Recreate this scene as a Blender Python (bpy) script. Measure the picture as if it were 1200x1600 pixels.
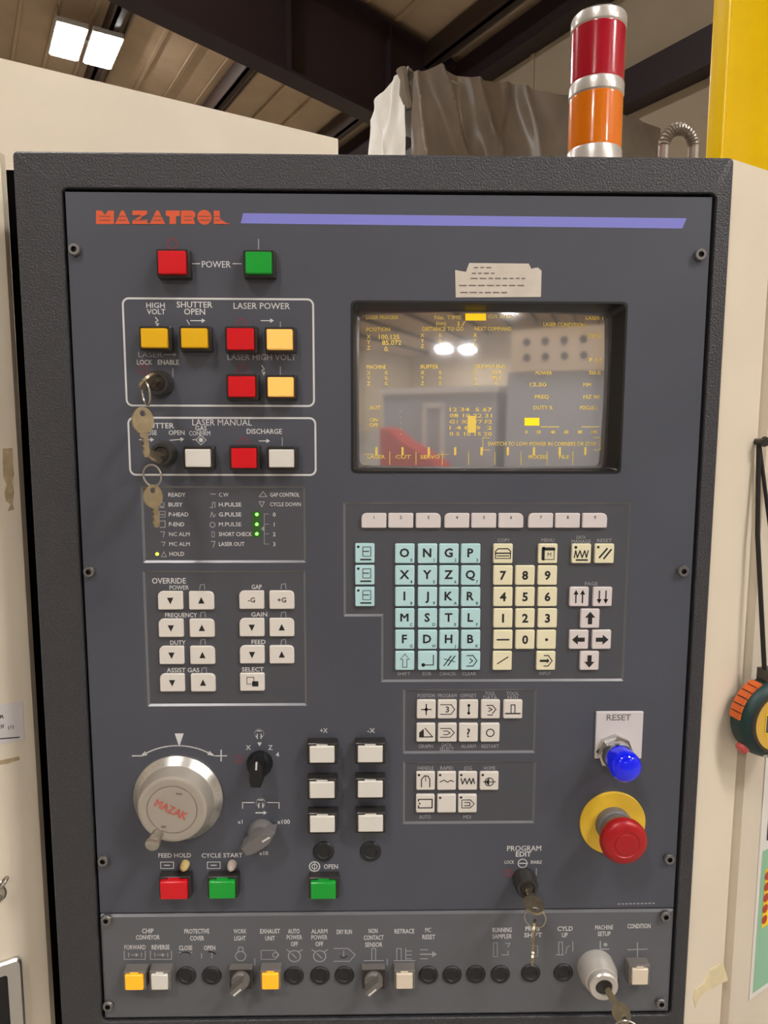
import bpy, math, random
from mathutils import Vector, Matrix
from mathutils.geometry import tessellate_polygon

for o in list(bpy.data.objects): bpy.data.objects.remove(o)
S = bpy.context.scene
COL = S.collection
random.seed(7)

# ------------------------------------------------------------------ camera, world, exposure
F = 1100.0
PITCH, YAW, ROLL = .1179, .018, .0024
Z0 = 1.32                                   # height of the middle of the control panel
CAM = Vector((-.0165, -.6107, .1811 + Z0))
fw = Vector((math.sin(YAW)*math.cos(PITCH), math.cos(YAW)*math.cos(PITCH), -math.sin(PITCH)))
rt0 = Vector((math.cos(YAW), -math.sin(YAW), 0)); up0 = rt0.cross(fw)
rt = math.cos(ROLL)*rt0 + math.sin(ROLL)*up0
up = -math.sin(ROLL)*rt0 + math.cos(ROLL)*up0
cd = bpy.data.cameras.new('camera'); cam = bpy.data.objects.new('camera', cd); COL.objects.link(cam)
cam.matrix_world = Matrix(((rt.x, up.x, -fw.x, CAM.x), (rt.y, up.y, -fw.y, CAM.y), (rt.z, up.z, -fw.z, CAM.z), (0, 0, 0, 1)))
cd.sensor_fit = 'HORIZONTAL'; cd.sensor_width = 36; cd.lens = 36*F/1200; cd.clip_start = .02; cd.clip_end = 200
S.camera = cam
w = bpy.data.worlds.new('world'); S.world = w; w.use_nodes = True
w.node_tree.nodes['Background'].inputs[0].default_value = (.9, .95, 1, 1)
w.node_tree.nodes['Background'].inputs[1].default_value = .05
vs = S.view_settings; vs.view_transform = 'Standard'; vs.look = 'None'; vs.gamma = 1; vs.use_curve_mapping = False
vs.exposure = 0.25
LAMP = 118.0                                 # emission of the high bay LED panels

# ------------------------------------------------------------------ helpers
D = Vector((math.sin(math.radians(60)), math.cos(math.radians(60)), 0))      # building axes
N = Vector((-D.y, D.x, 0))
X, Y, Z = Vector((1, 0, 0)), Vector((0, 1, 0)), Vector((0, 0, 1))

def lin(c): return tuple((v/255/12.92 if v/255 <= .04045 else ((v/255+.055)/1.055)**2.4) for v in c)

def mat(name, rgb, rough=.5, metal=0., var=0., vscale=20., bump=0., bscale=400., emit=0., spec=.5, coat=0., trans=0., rgb2=None, stretch=None):
    m = bpy.data.materials.new(name); m.use_nodes = True
    nt = m.node_tree; b = nt.nodes['Principled BSDF']; L = nt.links
    c = lin(rgb)
    b.inputs['Base Color'].default_value = (*c, 1); b.inputs['Roughness'].default_value = rough
    b.inputs['Metallic'].default_value = metal; b.inputs['Specular IOR Level'].default_value = spec
    b.inputs['Coat Weight'].default_value = coat; b.inputs['Transmission Weight'].default_value = trans
    if emit:
        b.inputs['Emission Color'].default_value = (*c, 1); b.inputs['Emission Strength'].default_value = emit
    if var or bump:
        tc = nt.nodes.new('ShaderNodeTexCoord'); src = tc.outputs['Object']
        if stretch:
            mp = nt.nodes.new('ShaderNodeMapping'); mp.inputs['Scale'].default_value = stretch
            L.new(src, mp.inputs['Vector']); src = mp.outputs['Vector']
    if var:
        n = nt.nodes.new('ShaderNodeTexNoise'); n.inputs['Scale'].default_value = vscale; n.inputs['Detail'].default_value = 5
        L.new(src, n.inputs['Vector'])
        r = nt.nodes.new('ShaderNodeValToRGB')
        r.color_ramp.elements[0].position = .32; r.color_ramp.elements[1].position = .68
        a = lin(rgb2) if rgb2 else tuple(v*(1-var) for v in c)
        e = c if rgb2 else tuple(min(1, v*(1+var)) for v in c)
        r.color_ramp.elements[0].color = (*a, 1); r.color_ramp.elements[1].color = (*e, 1)
        L.new(n.outputs['Fac'], r.inputs['Fac']); L.new(r.outputs['Color'], b.inputs['Base Color'])
    if bump:
        n2 = nt.nodes.new('ShaderNodeTexNoise'); n2.inputs['Scale'].default_value = bscale; n2.inputs['Detail'].default_value = 2
        L.new(src, n2.inputs['Vector'])
        bp = nt.nodes.new('ShaderNodeBump'); bp.inputs['Strength'].default_value = bump; bp.inputs['Distance'].default_value = .001
        L.new(n2.outputs['Fac'], bp.inputs['Height']); L.new(bp.outputs['Normal'], b.inputs['Normal'])
    return m

class Frame:
    """a flat surface of the scene: origin, axis along it, axis up it, outward normal"""
    def __init__(s, o, ax, az, nr): s.o, s.ax, s.az, s.n = Vector(o), ax, az, nr
    def w(s, a, b, out=0.): return s.o + s.ax*a + s.az*b + s.n*out
    def px(s, x, y, out=0.):
        """photo pixel -> coordinates on this surface"""
        v = fw + rt*((x-600)/F) + up*((800-y)/F)
        t = ((s.o + s.n*out - CAM).dot(s.n))/v.dot(s.n)
        p = CAM + v*t - s.o
        return p.dot(s.ax), p.dot(s.az)
PAN = Frame((0, 0, Z0), X, Z, -Y)

WL = {}
def wloc(o): return WL.get(o.name, Vector((0, 0, 0)))
def link(o, parent, loc):
    COL.objects.link(o); WL[o.name] = Vector(loc); o.parent = parent
    o.location = Vector(loc) - (wloc(parent) if parent else Vector((0, 0, 0)))
    return o
def tag(o, label=None, cat=None, group=None, kind=None):
    if label: o['label'] = label
    if cat: o['category'] = cat
    if group: o['group'] = group
    if kind: o['kind'] = kind
    return o
def thing(name, loc, label, cat, group=None):
    o = bpy.data.objects.new(name, None); o.empty_display_size = .05
    return tag(link(o, None, loc), label, cat, group)
def inst(name, me, loc, parent=None, label=None):
    o = link(bpy.data.objects.new(name, me), parent, loc)
    if label: o['label'] = label
    return o

class MB:
    """collects faces (world or local coordinates) for ONE mesh object"""
    def __init__(s): s.v, s.f, s.mi = [], [], []
    def add(s, vs_, fs, m=0):
        k = len(s.v); s.v += [Vector(p) for p in vs_]
        for f in fs: s.f.append(tuple(i+k for i in f)); s.mi.append(m)
        return s
    def loops(s, ls, cap0=False, cap1=True, closed=True, m=0):
        n = len(ls[0]); vs_ = [p for l in ls for p in l]; fs = []
        for i in range(len(ls)-1):
            for j in range(n if closed else n-1):
                a, b = i*n+j, i*n+(j+1) % n
                fs.append((a, b, b+n, a+n))
        if cap0: fs.append(tuple(range(n-1, -1, -1)))
        if cap1: fs.append(tuple((len(ls)-1)*n+j for j in range(n)))
        return s.add(vs_, fs, m)
    def box(s, o, ax, ay, az, m=0):
        o, ax, ay, az = map(Vector, (o, ax, ay, az))
        p = [o+ax*i+ay*j+az*k for k in (0, 1) for j in (0, 1) for i in (0, 1)]
        return s.add(p, [(0, 2, 3, 1), (4, 5, 7, 6), (0, 1, 5, 4), (2, 6, 7, 3), (0, 4, 6, 2), (1, 3, 7, 5)], m)
    def abox(s, x0, x1, y0, y1, z0, z1, m=0): return s.box((x0, y0, z0), (x1-x0, 0, 0), (0, y1-y0, 0), (0, 0, z1-z0), m)
    def prism(s, foot, z0, z1, m=0):
        n = len(foot)
        return s.loops([[Vector((p[0], p[1], z0)) for p in foot], [Vector((p[0], p[1], z1)) for p in foot]], True, True, m=m)
    def lathe(s, c, axis, prof, n=32, ref=None, cap0=False, cap1=True, m=0):
        c, axis = Vector(c), Vector(axis).normalized()
        a = (ref or (Z if abs(axis.z) < .9 else X)).cross(axis).normalized(); b = axis.cross(a)
        return s.loops([[c + axis*h + (a*math.cos(2*math.pi*i/n) + b*math.sin(2*math.pi*i/n))*r for i in range(n)] for r, h in prof], cap0, cap1, m=m)
    def tube(s, pts, r, n=8, closed=False, m=0):
        pts = [Vector(p) for p in pts]; k = len(pts); ls = []
        prev = None
        for i, p in enumerate(pts):
            t = (pts[(i+1) % k] - pts[i-1]) if closed else (pts[min(i+1, k-1)] - pts[max(i-1, 0)])
            t.normalize()
            a = prev - t*prev.dot(t) if prev else (Z if abs(t.z) < .9 else X).cross(t)
            a.normalize(); prev = a; b = t.cross(a)
            rr = r[i] if isinstance(r, (list, tuple)) else r
            ls.append([p + (a*math.cos(2*math.pi*j/n) + b*math.sin(2*math.pi*j/n))*rr for j in range(n)])
        if closed: ls.append(ls[0])
        return s.loops(ls, not closed, not closed, m=m)
    def build(s, name, mats, parent=None, loc=None, label=None, smooth=30, **kw):
        loc = Vector(loc) if loc is not None else (wloc(parent) if parent else Vector((0, 0, 0)))
        o = link(bpy.data.objects.new(name, s.mesh(name, mats, loc, smooth)), parent, loc)
        return tag(o, label, **kw)
    def mesh(s, name, mats, loc=Vector((0, 0, 0)), smooth=30):
        me = bpy.data.meshes.new(name)
        me.from_pydata([tuple(p-loc) for p in s.v], [], s.f)
        for m_ in (mats if isinstance(mats, (list, tuple)) else [mats]): me.materials.append(m_)
        me.polygons.foreach_set('material_index', s.mi)
        if smooth:
            me.polygons.foreach_set('use_smooth', [True]*len(s.f)); me.set_sharp_from_angle(angle=math.radians(smooth))
        me.update(); return me

def rrect(w_, h_, r, seg=4):
    """rounded rectangle outline; r one radius or (tl, tr, br, bl)"""
    if not isinstance(r, (list, tuple)): r = (r,)*4
    out = []
    for (sx, sy, a0, rr) in ((1, 1, 0, r[1]), (-1, 1, 90, r[0]), (-1, -1, 180, r[3]), (1, -1, 270, r[2])):
        rr = max(rr, 1e-5)
        for i in range(seg+1):
            a = math.radians(a0+90*i/seg)
            out.append((sx*(w_/2-rr)+rr*math.cos(a), sy*(h_/2-rr)+rr*math.sin(a)))
    return out
def rr_layers(fr, ca, cb, layers, seg=4):
    return [[fr.w(ca+a, cb+b, out) for a, b in rrect(w_, h_, r, seg)] for w_, h_, r, out in layers]
LOC = Frame((0, 0, 0), X, Z, -Y)

GLY = {}
def glyphs(txt, bold):
    if (txt, bold) not in GLY:
        c = bpy.data.curves.new('t', 'FONT'); c.body = txt; c.resolution_u = 2; c.offset = bold; c.size = 1
        o = bpy.data.objects.new('t', c); COL.objects.link(o)
        me = o.to_mesh()
        GLY[(txt, bold)] = ([(p.co.x, p.co.y) for p in me.vertices], [tuple(f.vertices) for f in me.polygons])
        o.to_mesh_clear(); bpy.data.objects.remove(o); bpy.data.curves.remove(c)
    return GLY[(txt, bold)]
CAPH = max(v[1] for v in glyphs('H', 0)[0])

class Ink(MB):
    """flat print on a surface"""
    def __init__(s, fr=PAN, out=.00015, fn=None): super().__init__(); s.fr, s.out, s.fn = fr, out, fn
    def put(s, pts, faces, m=0):
        return s.add([s.fr.w(a, b, s.out + (s.fn(a, b) if s.fn else 0)) for a, b in pts], faces, m)
    def text2(s, t, a, b, h, w_=None, bold=.012, rot=0., m=0):
        if bold and ('M' in t or 'W' in t):      # these letters fill badly when thickened: overprint instead
            for o_ in (-bold*.6, bold*.6): s.text2(t, a+o_*h*math.cos(rot), b+o_*h*math.sin(rot), h, w_, 0., rot, m); s.out += .00003
            s.out -= .00006
            return s
        v, f = glyphs(t, bold)
        if not v: return s
        x0, x1 = min(p[0] for p in v), max(p[0] for p in v); k = h/CAPH; kx = (w_/(x1-x0)) if w_ else k
        c, sn = math.cos(rot), math.sin(rot); q = []
        for x, y in v:
            x, y = (x-(x0+x1)/2)*kx, (y-CAPH/2)*k
            q.append((a+x*c-y*sn, b+x*sn+y*c))
        return s.put(q, f, m)
    def text(s, t, cx, cy, h, w_=None, **kw):
        a, b = s.fr.px(cx, cy, s.out); k = (s.fr.px(cx+1, cy, s.out)[0]-a); kz = b-s.fr.px(cx, cy+1, s.out)[1]
        return s.text2(t, a, b, h*kz, w_*k if w_ else None, **kw)
    def poly2(s, pts, m=0):
        tr = tessellate_polygon([[Vector((a, b, 0)) for a, b in pts]])
        return s.put(pts, [t if area(pts, t) > 0 else t[::-1] for t in tr], m)
    def poly(s, pts, m=0): return s.poly2([s.fr.px(x, y, s.out) for x, y in pts], m)
    def line2(s, pts, w_, closed=False, m=0):
        n = len(pts)
        if closed and n > 3:
            o_, i_ = [], []
            for k in range(n):
                p0, p1, p2 = [Vector(pts[j % n]) for j in (k-1, k, k+1)]
                t = ((p1-p0).normalized()+(p2-p1).normalized())
                if t.length < 1e-9: t = p2-p1
                t.normalize(); q = Vector((-t.y, t.x))*w_/2
                i_.append(tuple(p1+q)); o_.append(tuple(p1-q))
            return s.put(i_+o_, [(k, n+k, n+(k+1) % n, (k+1) % n) for k in range(n)], m)
        for k in range(n if closed else n-1):
            a, b = Vector(pts[k]), Vector(pts[(k+1) % n]); t = (b-a)
            if t.length < 1e-9: continue
            t.normalize(); q = Vector((-t.y, t.x))*w_/2; e = t*w_*.4
            s.put([tuple(a-e-q), tuple(b+e-q), tuple(b+e+q), tuple(a-e+q)], [(0, 1, 2, 3)], m)
        return s
    def sc(s, x, y): return s.fr.px(x+1, y, s.out)[0]-s.fr.px(x, y, s.out)[0]
    def line(s, pts, w_, closed=False, m=0):
        return s.line2([s.fr.px(x, y, s.out) for x, y in pts], w_*s.sc(*pts[0]), closed, m)
    def ring(s, cx, cy, r, w_=1.5, m=0, a0=0, a1=360, n=20):
        a, b = s.fr.px(cx, cy, s.out); k = s.sc(cx, cy)
        p = [(a+r*k*math.cos(math.radians(a0+(a1-a0)*i/n)), b+r*k*math.sin(math.radians(a0+(a1-a0)*i/n))) for i in range(n if a1-a0 == 360 else n+1)]
        return s.line2(p, w_*k, a1-a0 == 360, m)
    def disc(s, cx, cy, r, m=0, n=16):
        a, b = s.fr.px(cx, cy, s.out); k = s.sc(cx, cy)
        return s.put([(a+r*k*math.cos(2*math.pi*i/n), b+r*k*math.sin(2*math.pi*i/n)) for i in range(n)], [tuple(range(n))], m)
    def arrow(s, x0, y0, x1, y1, w_=1.5, hd=4.5, m=0):
        t = Vector((x1-x0, y1-y0)).normalized(); q = Vector((-t.y, t.x)); e = Vector((x1, y1))-t*hd*1.3
        s.line([(x0, y0), tuple(e)], w_, m=m)
        return s.poly([(x1, y1), tuple(e+q*hd*.8), tuple(e-q*hd*.8)], m)
def area(p, t):
    (ax, ay), (bx, by), (cx, cy) = [p[i] for i in t]
    return (bx-ax)*(cy-ay)-(by-ay)*(cx-ax)

# ------------------------------------------------------------------ materials
M = {}
M['panel'] = mat('slate_panel_paint', (76, 79, 88), .42, var=.06, vscale=9, bump=.05, bscale=900)
M['lower'] = mat('grey_plate_paint', (94, 96, 100), .45, var=.04, vscale=12, bump=.05, bscale=900)
M['edge'] = mat('glossy_chamfered_edge', (92, 93, 98), .36, spec=1., coat=1.)
M['edge'].node_tree.nodes['Principled BSDF'].inputs['Coat Roughness'].default_value = .3
M['recess'] = mat('membrane_grey', (76, 77, 83), .5)
M['frame'] = mat('textured_charcoal_powder_coat', (57, 57, 60), .42, var=.2, vscale=500, bump=.9, bscale=650)
M['body'] = mat('charcoal_sheet', (40, 40, 42), .6)
M['black'] = mat('black_plastic', (22, 22, 23), .4)
M['lockblk'] = mat('satin_dark_metal', (62, 60, 58), .3, metal=.3)
M['bezel'] = mat('dark_bezel_plastic', (46, 43, 41), .3)
M['greybez'] = mat('grey_bezel_plastic', (112, 107, 102), .35)
M['plug'] = mat('black_rubber', (30, 31, 33), .5)
M['white'] = mat('white_print', (216, 216, 214), .6)
M['dimwhite'] = mat('worn_white_print', (165, 165, 168), .6)
M['redp'] = mat('red_print', (150, 50, 62), .6)
M['ink'] = mat('black_print', (30, 30, 30), .6)
M['greyink'] = mat('grey_print', (120, 112, 104), .6)
M['orange'] = mat('orange_print', (224, 92, 48), .5)
M['blue'] = mat('periwinkle_print', (134, 136, 218), .35)
M['red'] = mat('red_lens', (205, 10, 24), .3, emit=.10)
M['green'] = mat('green_lens', (10, 150, 44), .3, emit=.12)
M['yellow'] = mat('yellow_lens', (232, 178, 12), .35, emit=.05)
M['amber'] = mat('lit_amber_lens', (250, 190, 96), .35, emit=.30)
M['orangeb'] = mat('lit_orange_lens', (250, 176, 34), .35, emit=.35)
M['whiteb'] = mat('white_lens', (226, 222, 212), .4)
M['creamb'] = mat('cream_lens', (228, 214, 192), .4)
M['kcream'] = mat('cream_key', (226, 220, 210), .5)
M['kcyan'] = mat('pale_cyan_key', (188, 226, 228), .5)
M['kyel'] = mat('pale_yellow_key', (238, 231, 196), .5)
M['kpink'] = mat('pale_pink_grey_key', (222, 213, 210), .5)
M['steel'] = mat('steel', (190, 186, 176), .3, metal=1)
M['dsteel'] = mat('dark_steel', (88, 86, 84), .35, metal=1)
M['brass'] = mat('worn_nickel_key', (176, 164, 138), .38, metal=1, var=.15, vscale=120)
M['chrome'] = mat('chrome', (205, 205, 205), .15, metal=1)
M['alu'] = mat('satin_aluminium', (206, 203, 196), .32, metal=.9, var=.05, vscale=30)
M['aluface'] = mat('cast_aluminium_face', (188, 180, 168), .5, metal=.55)
M['cream'] = mat('cream_enamel', (226, 214, 192), .45, var=.05, vscale=5, bump=.04, bscale=300)
M['creamd'] = mat('cream_enamel_shabby', (214, 202, 182), .5, var=.06, vscale=7)
M['paper'] = mat('aged_paper', (212, 203, 188), .8, var=.06, vscale=60)
M['tape'] = mat('masking_tape', (218, 204, 164), .75, var=.08, vscale=90)
M['glue'] = mat('old_adhesive', (176, 156, 120), .8, var=.15, vscale=150)
M['redmush'] = mat('red_mushroom_plastic', (172, 16, 24), .35)
M['yelring'] = mat('yellow_ring', (236, 194, 56), .45, var=.05, vscale=50)
M['grey'] = mat('grey_plastic', (110, 106, 104), .45)
M['bluelens'] = mat('lit_blue_lens', (0, 22, 228), .12, emit=.2, spec=.5, coat=.6)
M['ledg'] = mat('green_led', (120, 230, 90), .4, emit=2.)
M['ledy'] = mat('yellow_led', (210, 220, 70), .4, emit=1.5)
M['greenwin'] = mat('green_led_window', (52, 92, 40), .4)
M['lampa'] = mat('amber_pilot_lens', (206, 182, 120), .2)
M['lampw'] = mat('clear_pilot_lens', (205, 190, 178), .2)
M['crt'] = mat('crt_glass', (158, 155, 154), .05, spec=.5)
M['crtink'] = mat('amber_phosphor', (226, 196, 92), .5, emit=.2)
M['crtblk'] = mat('bright_amber_phosphor', (244, 196, 20), .5, emit=.65)
M['towerred'] = mat('red_ribbed_lens', (176, 18, 40), .2, coat=.3)
M['toweramb'] = mat('amber_ribbed_lens', (226, 118, 10), .2, coat=.3, emit=.04)
M['silver'] = mat('silver_plastic', (208, 202, 194), .3, metal=.4)
M['yelpaint'] = mat('yellow_enamel', (244, 200, 0), .25, var=.04, vscale=4)
M['tarp'] = mat('grey_plastic_sheet', (136, 124, 112), .3, var=.12, vscale=7)
M['whitewrap'] = mat('white_wrapping', (232, 226, 214), .6, var=.05, vscale=12)
M['wallm'] = mat('tan_wall_liner', (192, 176, 150), .7, var=.05, vscale=2)
M['ceilm'] = mat('tan_roof_insulation', (205, 178, 146), .75, var=.10, vscale=2.5, stretch=(1, 1, 1))
M['beam'] = mat('dark_maroon_steel_paint', (52, 38, 42), .5)
M['purlin'] = mat('dark_brown_steel', (70, 56, 50), .5)
M['galv'] = mat('galvanised_steel', (150, 140, 130), .4, metal=.6)
M['conc'] = mat('concrete', (172, 167, 158), .7, var=.08, vscale=1.5)
M['led'] = mat('led_panel_light', (255, 252, 250), .5, emit=LAMP)
M['hous'] = mat('fixture_housing', (205, 205, 200), .5)
M['wgreen'] = mat('dark_green_rubber', (24, 58, 56), .45)
M['worange'] = mat('orange_rubber', (222, 104, 40), .5)
M['wyel'] = mat('gold_dial', (214, 170, 62), .35)
M['wglass'] = mat('dark_lcd', (70, 74, 74), .2)
M['wpink'] = mat('coral_button', (214, 92, 90), .45)
M['cord'] = mat('black_cord', (28, 24, 24), .7)
M['pgreen'] = mat('green_poster_print', (142, 190, 156), .5)
M['pyel'] = mat('yellow_poster_print', (240, 208, 40), .5)
M['pred'] = mat('red_poster_print', (180, 60, 40), .5)
M['pdark'] = mat('dark_poster_photo', (66, 64, 60), .5, var=.5, vscale=40, rgb2=(30, 40, 60))
M['pwhite'] = mat('white_poster_print', (224, 220, 212), .5)
M['label'] = mat('white_label', (214, 208, 206), .5)
M['mgrey'] = mat('grey_machine_paint', (176, 178, 184), .5)
M['redwedge'] = mat('red_wedge_tone', (200, 52, 44), .5)
M['tanp'] = mat('tan_machine_paint', (222, 196, 162), .5)

# crt: glossy dusty tube face, a mirror-like coat over the grey phosphor
nt = M['crt'].node_tree; b = nt.nodes['Principled BSDF']; b.inputs['Roughness'].default_value = .5
gl = nt.nodes.new('ShaderNodeBsdfGlossy'); gl.inputs['Roughness'].default_value = .05; gl.inputs['Color'].default_value = (.92, .92, .94, 1)
mx = nt.nodes.new('ShaderNodeMixShader'); mx.inputs[0].default_value = .55
nt.links.new(b.outputs[0], mx.inputs[1]); nt.links.new(gl.outputs[0], mx.inputs[2]); nt.links.new(mx.outputs[0], nt.nodes['Material Output'].inputs['Surface'])

# ------------------------------------------------------------------ the hall
def uvz(u, v, z): return D*u + N*v + Z*z
U0, U1, V0, V1 = -13.0, 4.25, -19.0, 15.0
RIDGE = -4.4
def roof(u): return 5.07 + .22*(4.2-u) if u > RIDGE else 5.07 + .22*(4.2-RIDGE) - .22*(RIDGE-u)
def struct(mb, name, m, **k): return mb.build(name, m, kind='structure', **k)
mb = MB(); mb.box(uvz(U0, V0, -.1), D*(U1-U0), N*(V1-V0), Z*.1); floor = struct(mb, 'floor', M['conc'])
mb = MB()
sec = [(U1+.1, roof(U1)), (RIDGE, roof(RIDGE)), (U0-.1, roof(U0)), (U0-.1, roof(U0)+.12), (RIDGE, roof(RIDGE)+.12), (U1+.1, roof(U1)+.12)]
mb.loops([[uvz(u, V0-.1, z) for u, z in sec], [uvz(u, V1+.1, z) for u, z in sec]], True, True)
ceiling = struct(mb, 'ceiling', M['ceilm'], smooth=0)
for nm, o, a, b_ in (('wall_right', (U1, V0), .12*D, N*(V1-V0)), ('wall_left', (U0-.12, V0), .12*D, N*(V1-V0))):
    mb = MB(); mb.box(uvz(*o, 0), a, b_, Z*(roof(o[0])-.01)); wr = struct(mb, nm, M['wallm'])
    if nm == 'wall_right': wall_r = wr
for nm, v in (('wall_back', V1), ('wall_front', V0-.12)):
    mb = MB(); sec = [(U0, 0), (U1, 0), (U1, roof(U1)-.02), (RIDGE, roof(RIDGE)-.02), (U0, roof(U0)-.02)]
    mb.loops([[uvz(u, v, z) for u, z in sec], [uvz(u, v+.12, z) for u, z in sec]], True, True)
    struct(mb, nm, M['wallm'], smooth=0)
# girts on the right wall
for z0 in (1.6, 3.905):
    mb = MB(); mb.box(uvz(U1-.16, V0+.02, z0), .16*D, N*(V1-V0-.04), Z*.03); mb.box(uvz(U1-.16, V0+.02, z0+.03), .03*D, N*(V1-V0-.04), Z*.22)
    mb.build('girt', M['beam'], wall_r)
# vertical seams of the wall liner
for i in range(12):
    mb = MB(); mb.box(uvz(U1-.012, .9+i*.9, 0), .012*D, N*.05, Z*4.9); mb.build('liner_rib', M['wallm'], wall_r)
# eave strut
mb = MB(); mb.box(uvz(U1-.2, V0+.02, 4.80), .2*D, N*(V1-V0-.04), Z*.24); mb.build('eave_strut', M['beam'], ceiling)
# purlins (Z sections) under the roof sheets
for i, u in enumerate((3.75, 2.5, 1.25, 0.0, -1.25, -2.5, -3.75, -5.5, -7, -8.5, -10, -11.5)):
    mb = MB(); z = roof(u)-.01
    mb.box(uvz(u-.02, V0, z-.20), .04*D, N*(V1-V0), Z*.20); mb.box(uvz(u-.02, V0, z-.20), .09*D, N*(V1-V0), Z*.015)
    mb.build('purlin', M['purlin'], ceiling)
    if i < 4:
        for du in (.10, .17):
            mb = MB(); mb.tube([uvz(u+du, V0, z-.12), uvz(u+du, V1, z-.12)], .014, 6); mb.build('conduit_pipe', M['galv'], ceiling)
# roof sheet ribs
for i in range(26):
    u = 4.0-.32*i
    if min(abs(u-p) for p in (3.75, 2.5, 1.25, 0.0, -1.25, -2.5, -3.75)) < .1: continue
    mb = MB(); z = roof(u); mb.box(uvz(u, V0, z-.022), .035*D, N*(V1-V0), Z*.025); mb.build('sheet_rib', M['ceilm'], ceiling)
# tapered rafter frames with columns
def rafter(v):
    lo = [(U1-.3, 0), (U1-.42, 3.9), (3.45, 4.33), (1.0, 4.765), (RIDGE, 5.95)]
    hi = [(U1-.02, 0), (U1-.02, 4.85), (4.0, 5.05), (2.88, 5.30), (RIDGE, 6.9)]
    mb = MB()
    pts = lo + hi[::-1]
    mb.loops([[uvz(u, v-.01, z) for u, z in pts], [uvz(u, v+.01, z) for u, z in pts]], True, True)
    for ch in (lo, hi):
        for (u0, z0), (u1, z1) in zip(ch[:-1], ch[1:]):
            t = Vector((u1-u0, z1-z0)).normalized(); q = (-t.y*.012, t.x*.012)
            mb.loops([[uvz(u0+s*q[0], v+w_, z0+s*q[1]) for s, w_ in ((-1, -.11), (1, -.11), (1, .11), (-1, .11))],
                      [uvz(u1+s*q[0], v+w_, z1+s*q[1]) for s, w_ in ((-1, -.11), (1, -.11), (1, .11), (-1, .11))]], True, True)
    for u, za, zb in ((2.3, 4.55, 5.40), (3.3, 4.37, 5.2)):
        mb.box(uvz(u, v-.1, za), .012*D, N*.2, Z*(zb-za))
    return mb.build('rafter', M['beam'], ceiling, smooth=0)
for v in (5.5, 11.5, -.6, -6.7): rafter(v)

# twin panel LED high bay fixtures
def fixture(u, v, label, drop=.30):
    zt = roof(u)-drop; c = uvz(u, v, zt)
    t = thing('high_bay_light', c, label, 'ceiling light', 'high bay LED lights')
    for k in (-1, 1):
        o = c + D*(k*.17)
        mb = MB(); mb.box(o-D*.145-N*.36, D*.29, N*.72, Z*.05); mb.build('housing', M['hous'], t)
        mb = MB(); mb.box(o-D*.125-N*.34-Z*.012, D*.25, N*.68, Z*.012); mb.build('led_panel', M['led'], t)
    mb = MB(); mb.box(c-D*.31-N*.03+Z*.05, D*.62, N*.06, Z*.04); mb.build('bracket', M['galv'], t)
    for k in (-1, 1):
        mb = MB(); mb.tube([c+D*k*.25+Z*.09, c+D*k*.25+Z*(roof(u+k*.25)-zt)], .006, 6); mb.build('hanger', M['galv'], t)
fixture(1.06, 7.85, 'twin panel LED high bay light glowing under the roof beyond the rafter')
FIX = [(1.2, -3.2, .3), (2.9, -5.2, .3), (-3.4, -2.0, .3), (-4.3, -14.9, .6), (1.2, -9.5, .3), (-1.3, 3.6, .3), (-8.4, -15.6, 1.3), (-7.2, -16.2, 1.6), (-8, -5, .3), (-3.5, 7.0, .3)]  # the two at positive v are added fill for column, wrap, wall and ceiling
for u, v, dr in FIX: fixture(u, v, 'twin panel LED high bay light outside the picture, in a set with added fill lamps', dr)

# ------------------------------------------------------------------ laser machine enclosure around the console
e = Vector((-.3401, .05, 0))
LPL = Frame(e, D, Z, Vector((D.y, -D.x, 0)))
lcab = thing('machine_cabinet', e-.4*D+.15*N, 'cream machine cabinet left of the console with sticker and silver latch', 'machine')
rcov = thing('machine_cover', D*-.7+N*1.0, 'tall cream machine cover rising behind the top left of the console', 'machine')
mach = thing('laser_machine', Vector((.6, .6, 0)), 'cream machine enclosure right of the console carrying tape scrap and poster', 'machine')
mb = MB(); mb.prism([e-.8*D, e-.004*D, e+.004*N, e+.31*N, e-.8*D+.31*N], .05, 1.7416); lp = mb.build('left_panel', M['cream'], lcab)
mb = MB(); mb.prism([D*-1.6+N*.55, D*.236+N*.55, D*.236+N*1.5, D*-1.6+N*1.5], .05, 1.9672); rear = mb.build('cover_shell', M['cream'], rcov)
mb = MB(); mb.box(uvz(.236, .60, 1.955), D*.075, N*.012, Z*.008); mb.build('cover_rail', M['cream'], rcov)
a = Vector((.2885, .012, 0)); b = Vector((.2938, .0145, 0)); c = b+.0575*D
RPL = Frame(b, D, Z, LPL.n)
mb = MB(); mb.prism([a, b, c, c+.004*N, Vector((c.x, .52, 0)), Vector((a.x, .52, 0))], .05, 1.7288); mb.build('front_post', M['cream'], mach)
g = b+.0735*D
mb = MB(); q = [c+.03*N, g+.014*N, g+.0045*D+.003*N, g+.012*D, g+1.1*D, g+1.1*D+.5*N, c+.5*N]
q[6] = Vector((c.x+.004, .5, 0)); q[0] = Vector((c.x+.004, c.y+.03, 0)); mb.prism(q, .05, 1.7288); mb.build('side_panel', M['creamd'], mach)
for par, foot in ((lcab, [e-.78*D+.02*N, e-.02*D+.02*N, e-.02*D+.3*N, e-.78*D+.3*N]), (rcov, [D*-1.58+N*.58, D*.21+N*.58, D*.21+N*1.48, D*-1.58+N*1.48]),
                  (mach, [Vector((a.x+.01, .06, 0)), c+.05*N+.004*D, g+.03*D+.03*N, g+1.05*D+.03*N, g+1.05*D+.45*N, Vector((c.x, .48, 0)), Vector((a.x+.01, .48, 0))])):
    mb = MB(); mb.prism(foot, 0, .05); mb.build('plinth', M['body'], par)
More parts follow.
